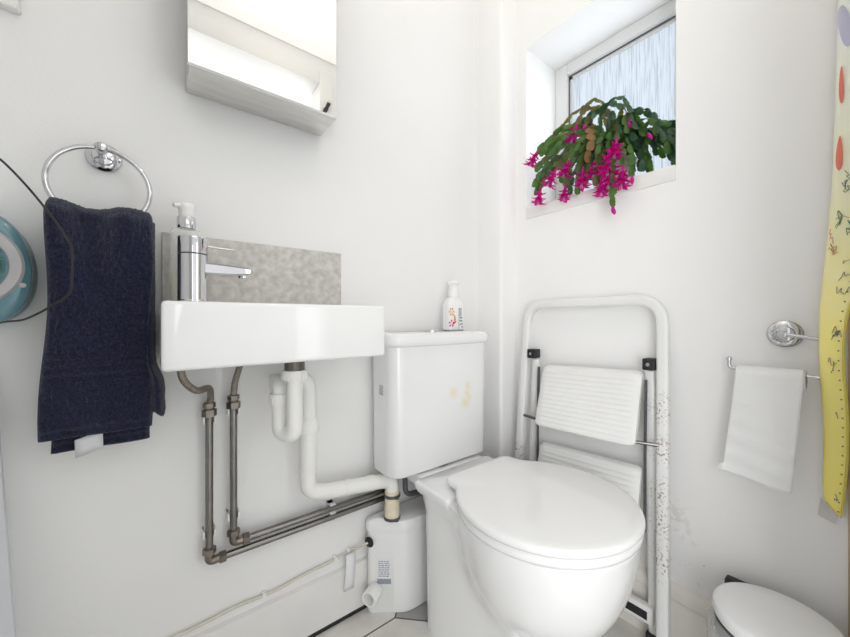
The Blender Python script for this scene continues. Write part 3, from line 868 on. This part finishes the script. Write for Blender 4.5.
# ------------------------------------------------------------------ folding step stool against the window wall
la = thing('step_ladder', (1.0, .55, 0), 'white folded metal step ladder leaning on the wall beside the toilet', 'ladder')
def fx(z): return lerp(.992, 1.040, z / .885)      # lean of the front hoop
def yl(z): return lerp(.775, .747, z / .885)
def yr(z): return lerp(.322, .337, z / .885)
hp = fillet([(fx(0.012), yr(0.012), .012), (fx(.3), yr(.3), .3), (fx(.6), yr(.6), .6), (fx(.874), yr(.88), .900), (fx(.874), yl(.88), .897), (fx(.6), yl(.6), .6), (fx(.3), yl(.3), .3), (fx(.012), yl(.012), .012)], .068, 12)
def oval_tube(mb, pts, ax, a, b, n=20, p=4):
    """tube with a squarish section: ax = fixed direction (through-thickness), a across, b along ax"""
    pts = [V(q) for q in pts]; ax = V(ax).normalized(); rings = []
    for i in range(len(pts)):
        T = (pts[min(i + 1, len(pts) - 1)] - pts[max(i - 1, 0)]).normalized()
        A = ax.cross(T).normalized(); B = T.cross(A).normalized()
        ring = []
        for k in range(n):
            t = 2 * PI * k / n; c, s = math.cos(t), math.sin(t)
            rr = (abs(c) ** p + abs(s) ** p) ** (-1 / p)
            ring.append(pts[i] + A * a * c * rr + B * b * s * rr)
        rings.append(ring)
    mb.loft(rings)
h = MB(); oval_tube(h, hp, (1, 0, .05), .0138, .0125)
h.build('front_hoop', M['ladder'], la, smooth=35)
for y in (yl(0), yr(0)):
    MB().box(fx(0) - .018, fx(0) + .018, y - .020, y + .020, 0, .03, .004).build('rubber_foot', M['label_w'], la)
# rear legs folded flat just inside the hoop
rx = 1.036
for yy0, yy1 in ((.716, .736), (.368, .356)):
    r = MB(); oval_tube(r, [(rx + .004, yy0, .713), (rx, lerp(yy0, yy1, .5), .4), (rx - .004, yy1, .028)], (1, 0, 0), .011, .009)
    r.build('rear_leg', M['ladder'], la, smooth=35)
    MB().box(rx - .020, rx + .014, yy1 - .015, yy1 + .015, .0, .035, .003).build('rubber_foot', M['black'], la)
MB().box(1.012, 1.032, .352, .752, .060, .105, .004).build('cross_bar', M['step'], la)
MB().box(1.0112, 1.0124, .385, .43, .070, .092).build('black_sticker', M['black'], la)
MB().box(1.0112, 1.0124, .33 + .035, .385, .070, .092).build('sticker', M['black'], la)
for yy, s in ((.716, 1), (.368, -1)):
    k = MB().box(rx - .022, rx + .016, yy - .014 + s * .004, yy + .014 + s * .004, .716, .746, .003)
    kk = k.build('pivot_bracket', M['black'], la)
    MB().lathe([(.001, 0), (.0045, 0), (.0045, .002), (.001, .003)], (rx - .0218, yy + s * .004, .731), (-1, 0, 0), n=14).build('rivet', M['chrome'], kk)
# treads: ribbed pans folded down
def tread(z_t, z_b, x_t, x_b, y0, y1, skew):
    t = thing_part = None
    n = V((-(z_t - z_b), 0, x_b - x_t)); n = V((-(z_t - z_b), 0, -(x_t - x_b))).normalized()   # out of the face, to the room
    mb = MB(); rows = 112; P = []; Q = []
    hgt = math.hypot(z_t - z_b, x_t - x_b); rc = .014
    for i in range(rows + 1):
        t = i / rows; x = lerp(x_t, x_b, t); z = lerp(z_t, z_b, t)
        dd = min(t, 1 - t) * hgt; ins = rc - math.sqrt(max(0, rc * rc - (rc - min(rc, dd)) ** 2))
        e = min(t, 1 - t) / .03
        rib = .0016 * max(0, math.sin(t * 14 * 2 * PI)) ** .6 if .05 < t < .95 else 0
        row = []; back = []
        for j in range(25):
            u = j / 24; ee = min(u, 1 - u) / .035
            rnd = -.006 * (1 - min(1, ee)) ** 2 - .006 * (1 - min(1, e)) ** 2
            rb = rib if .06 < u < .94 else 0
            p = V((x, lerp(y0 + ins, y1 - ins, u), z + skew * (u - .5)))
            row.append(p + n * (rnd + rb)); back.append(p - n * .018)
        P.append(row); Q.append(back)
    mb.loft([a + b[::-1] for a, b in zip(P, Q)])
    return mb
tread(.700, .516, 1.012, .962, .378, .672, -.012).build('tread', M['step'], la, smooth=50)
tread(.448, .260, 1.006, .958, .378, .680, -.014).build('tread', M['step'], la, smooth=50)
for z, xo in ((.530, .975), ):
    for y0, y1, dz, dx in ((.762, .668, -.012, .030), (.330, .384, 0, .018)):
        MB().tube([(fx(z) - .004, y0, z + dz), (xo + dx, y1, z + dz)], .0048, 10).build('hinge_pin', M['pipe_metal'], la)
for yy in (.690, .3695):
    s = MB(); oval_tube(s, [(1.018, yy, .690), (1.012, yy, .50), (1.010, yy, .30)], (1, 0, 0), .0028, .0045)
    s.build('link_strut', M['dark_grey'], la)

# ------------------------------------------------------------------ toilet roll holder and paper
hd = thing('toilet_roll_holder', (WX, .121, .817), 'chrome open-armed toilet roll holder on the window wall', 'toilet roll holder')
HX = 1.038
MB().lathe([(.001, 0), (.0275, 0), (.0285, .003), (.025, .007), (.017, .009), (.0155, .013), (.010, .015), (.001, .0155)], (WX, .121, .817), (-1, 0, 0), n=36).build('wall_rose', M['chrome'], hd)
MB().lathe([(.0065, 0), (.0065, .034), (.0075, .038), (.007, .044), (.001, .045)], (WX, .121, .817), (-1, 0, 0), n=18).build('post', M['chrome'], hd)
arm = fillet([(HX, .121, .817), (HX, .060, .808), (HX, .045, .80), (HX, .045, .738), (HX, .060, .7325), (HX, .188, .7375), (HX, .2065, .738), (HX, .2065, .758)], .014, 8)
MB().tube(arm, .0037, 14).build('arm', M['chrome'], hd)
MB().lathe([(.001, -.005), (.0052, -.003), (.0052, .003), (.001, .005)], (HX, .2065, .759), n=14).build('end_cap', M['chrome'], hd)

pr = thing('hanging_toilet_roll', (HX, .138, .73), 'nearly finished white toilet roll hanging on the chrome holder', 'toilet roll')
MB().lathe([(.0165, -.051), (.0185, -.051), (.0185, .051), (.0165, .051)], (HX, .138, .7255), (0, 1, 0), n=28, cap=False).build('cardboard_tube', M['paper'], pr)
ps = MB(); P = []
for i in range(61):
    t = i / 60
    if t < .25:
        a = PI * (1 - t / .25) ; 
        cx = HX + .021 * math.cos(PI * t / .25); cz = .7255 + .021 * math.sin(PI * t / .25); drop = 0
    else:
        q = (t - .25) / .75; drop = q
        cx = HX - .021 - .012 * math.sin(q * 1.6); cz = .7255 - .218 * q
    row = []
    for j in range(25):
        u = j / 24
        y = .089 + .103 * u + .019 * drop - .004 * drop * (1 - u)
        z = cz + (.012 * drop ** 3 * (u - .6))
        x = cx + drop * (.004 * math.sin(u * 7 + drop * 3) + .0012 * math.sin(drop * 34 + u * 3))
        if drop > .93 and u > .97: y += .007; 
        row.append(V((x, y, z)))
    P.append(row)
po = MB().grid(P).build('paper_sheet', M['paper'], pr, smooth=60)
md = po.modifiers.new('thick', 'SOLIDIFY'); md.thickness = .0008

# ------------------------------------------------------------------ pedal bin
bn = thing('pedal_bin', (.925, .115, 0), 'small white lidded pedal bin with clear liner on the floor by the wall', 'bin')
BC = (.936, .116)
MB().lathe([(.001, 0), (.080, 0), (.084, .004), (.088, .225), (.089, .232), (.084, .234)], (*BC, 0), n=48, cap=False).build('bin_body', M['bin_body'], bn)
MB().lathe([(.084, .226), (.0915, .226), (.0920, .252), (.088, .256), (.001, .256)], (*BC, 0), n=48, cap=False).build('dark_rim', M['dark_grey'], bn)
l_ = MB().lathe([(.086, .260), (.0935, .260), (.095, .264), (.095, .277), (.0925, .282), (.086, .285), (.05, .2875), (.001, .288)], (*BC, 0), n=64)
l_.build('bin_lid', M['bin_lid'], bn)
MB().box(1.022, 1.046, .155, .212, .20, .264, .003).build('hinge_block', M['black'], bn)
P = []
for i in range(13):
    t = i / 12; row = []
    for k in range(72):
        a = 2 * PI * k / 72
        r = .0945 + .004 * math.sin(a * 9 + t * 2) * t + .003 * math.sin(a * 23 + t * 5) * t + .045 * t * (1 - t)
        z = .254 - t * (.12 + .025 * math.sin(a * 3))
        row.append(V((BC[0] + r * math.cos(a), BC[1] + r * math.sin(a), z)))
    P.append(row)
MB().grid(P, closed=True).build('bin_liner', M['clear_bag'], bn)
MB().box(.835, .872, .030, .062, .004, .016, .003, M4=None).build('pedal', M['dark_grey'], bn)

# ------------------------------------------------------------------ growth chart
ch = thing('hanging_growth_chart', (WX, .045, .465), 'long yellow paper height chart hanging at the right edge', 'chart')
zt = [(.462, .064, .0435), (.49, .0675, .0405), (.53, .0675, .037), (.60, .0655, .034), (.68, .068, .0345), (.76, .0725, .040), (.82, .0735, .0395), (.87, .072, .033), (.92, .068, .022), (1.0, .0620, .004), (1.12, .0545, -.008), (1.3, .0505, -.016), (1.48, .0475, -.018), (1.80, .046, -.018)]
def ct(z, i):
    for a, b in zip(zt, zt[1:]):
        if z <= b[0]:
            t = (z - a[0]) / (b[0] - a[0]); return lerp(a[i], b[i], t)
    return zt[-1][i]
def smooth_ct(z, i): return sum(ct(min(1.8, max(.462, z + d)), i) for d in (-.03, -.015, 0, .015, .03)) / 5
P = []
for k in range(121):
    z = lerp(.462, 1.80, k / 120)
    a, b = smooth_ct(z, 1), smooth_ct(z, 2)
    bul = .012 + .040 * math.exp(-((z - .78) / .12) ** 2) + .006 * math.exp(-((z - 1.25) / .2) ** 2)
    row = []
    for j in range(9):
        u = j / 8
        zz = z + (.028 * (1 - u) * max(0, 1 - k / 6) if k < 6 else 0)
        row.append(V((WX - .0015 - bul * (.8 + .2 * u) - .003 * math.sin(u * PI), lerp(a, b, u) * (1 - bul * .9), zz)))
    P.append(row)
co_ = MB().grid(P).build('chart_sheet', M['chart'], ch, smooth=80)
md = co_.modifiers.new('thick', 'SOLIDIFY'); md.thickness = .0012
def cp(z, u, d=.0012):
    f = (z - .462) / (1.8 - .462) * 120; i = max(0, min(119, int(f))); t = f - i
    j = min(7, int(u * 8)); s = u * 8 - j
    p = (P[i][j].lerp(P[i][j + 1], s)).lerp(P[i + 1][j].lerp(P[i + 1][j + 1], s), t)
    return p + V((-d - .0012, 0, 0))
e = MB(); e.tube([cp(.47 + k * .0115, 1.0, -.0005) for k in range(48)], .0017, 8); e.build('curled_edge', M['chart_edge'], ch)
tk = MB()
for k in range(26):
    z = .475 + k * .0185
    p = cp(z, .80)
    tk.box(p.x - .0003, p.x, p.y - .0012, p.y + .0012, z - .0012, z + .0012)
tk.build('tick_marks', M['ink'], ch)
def scribble(name, m, items, seed):
    rnd = random.Random(seed)
    for (z0, u0, z1, u1, r) in items:
        pts = []; mb = MB()
        n = 7
        for k in range(n + 1):
            t = k / n
            z = lerp(z0, z1, t) + rnd.uniform(-1, 1) * r * 2; u = min(.97, max(.03, lerp(u0, u1, t) + rnd.uniform(-1, 1) * r * 14))
            pts.append(cp(z, u, .0006))
        mb.tube(spline(pts, 28), .00045, 6)
        mb.build(name, m, ch)
scribble('pencil_writing', M['ink'], [(1.115, .25, 1.10, .35, .004), (1.09, .25, 1.105, .45, .003), (.955, .45, .953, .85, .004), (.93, .45, .933, .8, .004), (.905, .5, .903, .8, .004),
                                      (.83, .55, .818, .9, .004), (.815, .55, .826, .85, .003), (.772, .35, .765, .6, .003), (.752, .5, .762, .7, .003), (.67, .55, .66, .6, .002), (.50, .6, .492, .75, .002), (.47 + .02, .6, .488, .7, .002)], 4)
scribble('green_drawing', M['ink_g'], [(1.06, .22, 1.035, .30, .006), (1.05, .22, 1.03, .25, .006), (1.035, .45, 1.015, .6, .006), (1.03, .5, 1.012, .62, .006), (1.02, .45, 1.025, .65, .006), (1.13, .3, 1.10, .32, .004)], 9)
scribble('orange_drawing', M['ink_r'], [(1.045, .25, 1.05, .95, .002), (1.0, .10, .98, .22, .004), (.99, .10, .975, .25, .004), (1.02, .05, 1.0, .15, .003)], 12)
def sticker(name, m, zc, uc, hz, w0, w1, tilt=0, seed=0):
    """drop-shaped sticker, narrow end up"""
    c = cp(zc, uc, .0); pts = []
    for k in range(28):
        a = 2 * PI * k / 28
        zz = math.cos(a) * hz; wd = lerp(w1, w0, (math.cos(a) + 1) / 2)
        yy = -math.sin(a) * wd
        pts.append((yy + tilt * zz, zz))
    mb = MB()
    mb.loft([[V((c.x + .0015, c.y + y, c.z + z)) for y, z in pts], [V((c.x - .0015, c.y + y, c.z + z)) for y, z in pts], [V((c.x - .0022, c.y + y * .8, c.z + z * .92)) for y, z in pts]])
    return mb.build(name, m, ch)
sticker('oblong_sticker', M['lavender'], 1.412, .16, .042, .0080, .0080, .10)
sticker('drop_sticker', M['coral'], 1.301, .12, .036, .0022, .0042, .0)
sticker('drop_sticker', M['coral'], 1.170, .13, .033, .0028, .0058, -.02)
tp = MB(); tp.grid([[V((WX - .012 - .004 * u * v, lerp(.069, .045, u) + .004 * v, lerp(.492, .462, v) - .020 * u + .012 * (u - .5) * v)) for u in (0, .25, .5, .75, 1)] for v in (0, .33, .66, 1)])
tp.build('torn_tape', M['tape'], ch)

# ------------------------------------------------------------------ flowering cactus on the sill
pl = thing('christmas_cactus', (1.15, .50, oz0 + .041), 'trailing green cactus with magenta flowers spilling over the window sill', 'plant')
SZ = oz0 + .041
MB().lathe([(.001, 0), (.040, 0), (.042, .003), (.053, .070), (.057, .071), (.057, .086), (.053, .087), (.050, .075), (.001, .074)], (1.15, .50, SZ), n=40, cap=False).build('plant_pot', M['terracotta'], pl)
MB().lathe([(.001, .0745), (.049, .0745), (.03, .080), (.001, .083)], (1.15, .50, SZ), n=30).build('soil', M['soil'], pl)

CAM = V((0, 0, .85)); FW = V((.615, .788, 0)); RT = V((.788, -.615, 0)); FPX = 352.6
def at(px, py, x):
    """room point on the plane x = const along a photo bearing (used only to survey where the leaves hang)"""
    d = FW + RT * ((px - 425) / FPX) + V((0, 0, 1)) * ((318.5 - py) / FPX)
    return CAM + d * (x / d.x)
SEG = [(0, .22), (.12, .55), (.30, .92), (.36, .80), (.55, 1.0), (.66, .84), (.82, .90), (.93, .62), (1, .35)]
def segment(mb, p, T, Wd, L, W):
    N = T.cross(Wd).normalized(); vs = []; fs = []
    for (t, w_) in SEG:
        c = p + T * (L * t) + N * (.10 * L * math.sin(t * PI))
        h = W * .5 * w_; th = .0016 * (1 - abs(t - .5))
        vs += [c - Wd * h, c + N * th, c + Wd * h, c - N * th]
    for i in range(len(SEG) - 1):
        for k in range(4):
            l = (k + 1) % 4
            fs.append([i * 4 + k, i * 4 + l, (i + 1) * 4 + l, (i + 1) * 4 + k])
    fs += [[3, 2, 1, 0], [len(vs) - 4 + k for k in range(4)]]
    mb.add(vs, fs)
def petal(mb, p, D, R, L, W, flare, curl):
    """pointed petal leaving p along D, flaring towards R and curling back"""
    S = D.cross(R).normalized(); vs = []; fs = []
    for t, w_ in ((0, .35), (.25, .8), (.5, 1.0), (.75, .7), (1.0, .05)):
        a = flare + curl * t
        c = p + (D * math.cos(a * t) + R * math.sin(a * t)) * (L * t)
        vs += [c - S * W * .5 * w_, c + R * .0006, c + S * W * .5 * w_, c - R * .0006]
    for i in range(4):
        for k in range(4):
            l = (k + 1) % 4
            fs.append([i * 4 + k, i * 4 + l, (i + 1) * 4 + l, (i + 1) * 4 + k])
    mb.add(vs, fs)
def flower(parent, p, D, L, rnd):
    D = D.normalized(); mb = MB(); mb.cur = 0
    ref = V((1, 0, 0)) if abs(D.x) < .8 else V((0, 1, 0))
    A = (ref - D * ref.dot(D)).normalized(); B = D.cross(A)
    mb.tube([p - D * .003, p + D * (L * .3), p + D * (L * .62)], [.003, .0042, .0050], 10)
    for frac, n, fl, ln, w_ in ((.20, 4, .70, .36, .0115), (.40, 5, .50, .46, .0145), (.60, 7, .45, .52, .0165)):
        o_ = rnd.uniform(0, 6)
        for k in range(n):
            a = o_ + 2 * PI * k / n
            R = A * math.cos(a) + B * math.sin(a)
            petal(mb, p + D * (L * frac) + R * .003, D, R, L * ln * rnd.uniform(.85, 1.15), w_, fl, .5)
    mb.cur = 1
    for k in range(5):
        R = A * math.cos(k * 1.26) + B * math.sin(k * 1.26)
        mb.tube([p + D * (L * .6), p + D * (L * 1.02) + R * .004], [.0006, .0004], 5)
    return mb.build('flower', [M['petal'], M['petal_l']], parent, smooth=60)
def bud(parent, p, D, L):
    D = D.normalized()
    return MB().lathe([(.0015, 0), (.004, L * .25), (.0052, L * .5), (.0035, L * .8), (.0004, L)], p, D, n=10).build('flower_bud', M['petal'], parent, smooth=60)
ROOT = V((1.15, .50, SZ + .078))
def stem(pts, m, rnd, L=.034, W=.019, end=None, size=.07, name='stem', width=None):
    path = spline(pts, 80)
    ds = [0]
    for a, b in zip(path, path[1:]): ds.append(ds[-1] + (b - a).length)
    n = max(2, int(round(ds[-1] / (L * .92)))); step = ds[-1] / n
    def pos(d):
        for i in range(len(ds) - 1):
            if d <= ds[i + 1]:
                t = (d - ds[i]) / max(1e-6, ds[i + 1] - ds[i]); return path[i].lerp(path[i + 1], t)
        return path[-1]
    mb = MB(); wd = V((rnd.uniform(-1, .2), rnd.uniform(-1, 1), rnd.uniform(-.4, .4)))
    face = V((-.75, -.55, -.1))
    for k in range(n):
        a, b = pos(k * step), pos((k + 1) * step); T = (b - a)
        l = T.length * 1.06; T.normalize()
        wd2 = T.cross(face + V((rnd.uniform(-.7, .7), rnd.uniform(-.7, .7), rnd.uniform(-.7, .7))))
        wd = (wd * .35 + wd2).normalized(); wd = (wd - T * wd.dot(T)).normalized()
        segment(mb, a, T, wd, l, (width or W) * rnd.uniform(.85, 1.15) * (1 if k else .6))
    st_ = mb.build(name, m, pl, smooth=60)
    D = (path[-1] - path[-4]).normalized()
    if end == 'flower': flower(st_, path[-1], D * .6 + V((-.2, rnd.uniform(-.15, .15), -.75)), size, rnd)
    if end == 'bud': bud(st_, path[-1], D, size * .5)
    return st_
rnd = random.Random(21)
def hang(px, py, x, end, size=.07, apex=None, m=None, L=.034, dirn=None):
    """stem that rises from the pot, arches over the sill's edge and hangs to a surveyed tip"""
    tip = at(px, py, x)
    d = tip - ROOT
    hz = max(ROOT.z + .035, tip.z + .06) + rnd.uniform(0, .025) if apex is None else apex
    p1 = ROOT + V((d.x * .22, d.y * .22, (hz - ROOT.z) * .75))
    p2 = ROOT + V((d.x * .62, d.y * .62, (hz - ROOT.z) * .95))
    p3 = V((lerp(ROOT.x, tip.x, .93), lerp(ROOT.y, tip.y, .93), lerp(hz, tip.z, .45)))
    if tip.z > ROOT.z + .02: p3 = V((lerp(ROOT.x, tip.x, .85), lerp(ROOT.y, tip.y, .85), lerp(hz, tip.z, .6)))
    return stem([ROOT + V((rnd.uniform(-.02, .02), rnd.uniform(-.02, .02), 0)), p1, p2, p3, tip], m or M[rnd.choice(('leaf', 'leaf', 'leaf3'))], rnd, end=end, size=size, L=L)
# flowering stems: where each flower's base hangs
for (px, py, x, sz) in ((538, 150, 1.07, .062), (541, 188, 1.05, .058), (577, 124, 1.10, .065), (557, 168, 1.06, .066), (569, 160, 1.055, .062), (583, 168, 1.05, .066),
                        (565, 186, 1.045, .050), (597, 158, 1.05, .062), (601, 180, 1.035, .052), (609, 150, 1.04, .082), (611, 166, 1.035, .070), (617, 140, 1.05, .062), (623, 166, 1.04, .068)):
    hang(px, py, x, 'flower', sz)
for (px, py, x, sz) in ((558, 132, 1.10, .05), (629, 120, 1.09, .07), (586, 124, 1.10, .04), (648, 133, 1.08, .06), (632, 176, 1.04, .05), (613, 206, 1.02, .045), (553, 155, 1.08, .05)):
    hang(px, py, x, 'bud', sz)
# the high arching bare-looking stems
for pts in (((590, 128), (598, 112), (612, 103), (622, 108)), ((600, 122), (609, 104), (622, 96), (632, 112)), ((625, 118), (640, 112), (655, 120), (664, 140)),
            ((580, 132), (585, 120), (592, 112), (594, 118)), ((632, 114), (648, 111), (658, 122), (660, 135))):
    q = [ROOT] + [at(a, b, lerp(1.13, 1.08, i / 3)) for i, (a, b) in enumerate(pts)]
    stem(q, M['leaf2'], rnd, L=.036, W=.017)
# the leafy mass: left side greener, right side darker and bluer
for k in range(44):
    px = rnd.uniform(533, 606); py = rnd.uniform(152, 202 - max(0, px - 556) * .25)
    hang(px, py, rnd.uniform(1.03, 1.12) if py < 170 else rnd.uniform(1.03, 1.06), None, m=M[rnd.choice(('leaf', 'leaf', 'leaf', 'leaf3', 'leaf2'))])
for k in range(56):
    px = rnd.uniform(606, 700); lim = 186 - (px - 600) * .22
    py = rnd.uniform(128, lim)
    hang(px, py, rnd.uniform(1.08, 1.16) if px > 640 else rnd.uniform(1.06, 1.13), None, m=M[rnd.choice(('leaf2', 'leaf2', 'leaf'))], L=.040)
q = [ROOT, at(590, 128, 1.10), at(592, 140, 1.05), at(587, 162, 1.04)]
stem(q, M['leaf_dead'], rnd, L=.040, W=.028, name='withered_stem')
q = [ROOT, at(604, 150, 1.07), at(607, 178, 1.035), at(611, 194, 1.02), at(613.5, 208, 1.02)]
stem(q, M['leaf'], rnd, L=.03, W=.012, end='bud', size=.04)

# ------------------------------------------------------------------ things the mirror shows: ceiling spotlight, hook over the doorway
li = thing('ceiling_spotlight', (.476, .33, CEIL), 'white ceiling spotlight with lit bulb reflected in the mirror', 'light')
MB().lathe([(.001, 0), (.045, 0), (.046, -.004), (.040, -.016), (.001, -.02)], (.476, .33, CEIL), n=32).build('ceiling_rose', M['white_paint'], li)
MB().tube([(.476, .33, CEIL - .018), (.476, .33, CEIL - .05)], .008, 12).build('lamp_arm', M['white_paint'], li)
MB().lathe([(.001, 0), (.018, 0), (.022, .03), (.030, .06), (.027, .062), (.001, .058)], (.476, .33, CEIL - .045), (-.3, .25, -.9), n=28).build('lamp_shade', M['white_paint'], li)
bm_ = bpy.data.materials.new('lit_bulb'); bm_.use_nodes = True
bm_.node_tree.nodes['Principled BSDF'].inputs['Emission Color'].default_value = (1, .9, .75, 1)
bm_.node_tree.nodes['Principled BSDF'].inputs['Emission Strength'].default_value = 4
MB().lathe([(.001, 0), (.012, .002), (.020, .012), (.021, .02), (.014, .03), (.001, .034)], V((.476, .33, CEIL - .045)) + V((-.3, .25, -.9)).normalized() * .055, (-.3, .25, -.9), n=24).build('bulb', bm_, li)
hk = thing('coat_hook', (.678, WF, 1.875), 'small black and chrome hook by the doorway seen in the mirror', 'hook')
MB().lathe([(.001, 0), (.014, 0), (.014, .004), (.009, .008), (.001, .009)], (.678, WF + .014, 1.875), (0, 1, 0), n=20).build('hook_plate', M['chrome'], hk)
MB().tube([(.664, WF + .026, 1.845), (.671, WF + .026, 1.860), (.678, WF + .026, 1.875), (.688, WF + .026, 1.897)], [.008, .010, .0075, .009], 12).build('hook_prong', M['black'], hk)
MB().tube([(.688, WF + .026, 1.897), (.694, WF + .026, 1.910)], [.0088, .0085], 12).build('hook_tip', M['chrome'], hk, label='chrome hook tip')

# ------------------------------------------------------------------ light
def area(name, loc, rot, sx, sy, power, color):
    l = bpy.data.lights.new(name, 'AREA'); l.shape = 'RECTANGLE'; l.size = sx; l.size_y = sy; l.energy = power; l.color = color
    o = bpy.data.objects.new(name, l); o.location = loc; o.rotation_euler = rot; COL.objects.link(o); return o
pl_ = bpy.data.lights.new('spotlight_lamp', 'POINT'); pl_.energy = 1.4; pl_.color = (1, .93, .84); pl_.shadow_soft_size = .03
po_ = bpy.data.objects.new('spotlight_lamp', pl_); po_.location = (.455, .345, CEIL - .135); COL.objects.link(po_)
area('ceiling_fill', (.335, .455, CEIL - .004), (0, 0, 0), 1.46, .95, 1.9, (1, .985, .96))  # added soft fill over the whole ceiling, separate from the spotlight
ld_ = area('landing_fill_left', (-.62, -.95, .85), (0, 0, 0), 1.1, 1.5, 22.5, (.97, .985, 1))  # added fill lamp on the unseen landing, brightens the window wall
ld_.rotation_euler = (V((.95, .4, .55)) - V((-.62, -.95, .85))).to_track_quat('-Z', 'Y').to_euler()
area('landing_fill_top', (.25, -.75, CEIL - .04), (math.radians(20), 0, 0), 1.0, .7, 3.5, (1, .98, .95))  # unseen overhead fill added on the landing to light through the doorway
lr_ = area('landing_fill_right', (1.15, -.85, .90), (0, 0, 0), .8, 1.6, 7.5, (.97, .99, 1))  # another added fill, lifts the left of the basin wall; no window modelled there
lr_.rotation_euler = (V((-.05, .9, .75)) - V((1.15, -.85, .90))).to_track_quat('-Z', 'Y').to_euler()
area('window_daylight', (1.252, .55, 1.54), (0, math.radians(90), 0), .42, .34, .75, (.88, .94, 1))
wd_ = bpy.data.worlds.new('sky'); SC.world = wd_; wd_.use_nodes = True
bg = wd_.node_tree.nodes['Background']
sky = wd_.node_tree.nodes.new('ShaderNodeTexSky')
try:
    sky.sky_type = 'HOSEK_WILKIE'
except Exception:
    pass
mixn = wd_.node_tree.nodes.new('ShaderNodeMix'); mixn.data_type = 'RGBA'; mixn.inputs['Factor'].default_value = .15
mixn.inputs['A'].default_value = (.90, .95, 1.0, 1)
wd_.node_tree.links.new(sky.outputs[0], mixn.inputs['B'])
wd_.node_tree.links.new(mixn.outputs['Result'], bg.inputs['Color'])
bg.inputs['Strength'].default_value = 1.35

# ------------------------------------------------------------------ camera
cd = bpy.data.cameras.new('camera'); cd.sensor_fit = 'HORIZONTAL'; cd.sensor_width = 36; cd.lens = 36 * FPX / 850; cd.clip_start = .01
cam = bpy.data.objects.new('camera', cd); COL.objects.link(cam)
cam.location = (0, 0, .85); cam.rotation_euler = (PI / 2, 0, -math.atan2(.615, .788))
SC.camera = cam
SC.view_settings.view_transform = 'Standard'
SC.view_settings.look = 'None'
SC.view_settings.exposure = 0
SC.cycles.use_denoising = True
SC.cycles.max_bounces = 10; SC.cycles.diffuse_bounces = 6; SC.cycles.transparent_max_bounces = 12
SC.cycles.caustics_reflective = False; SC.cycles.caustics_refractive = False
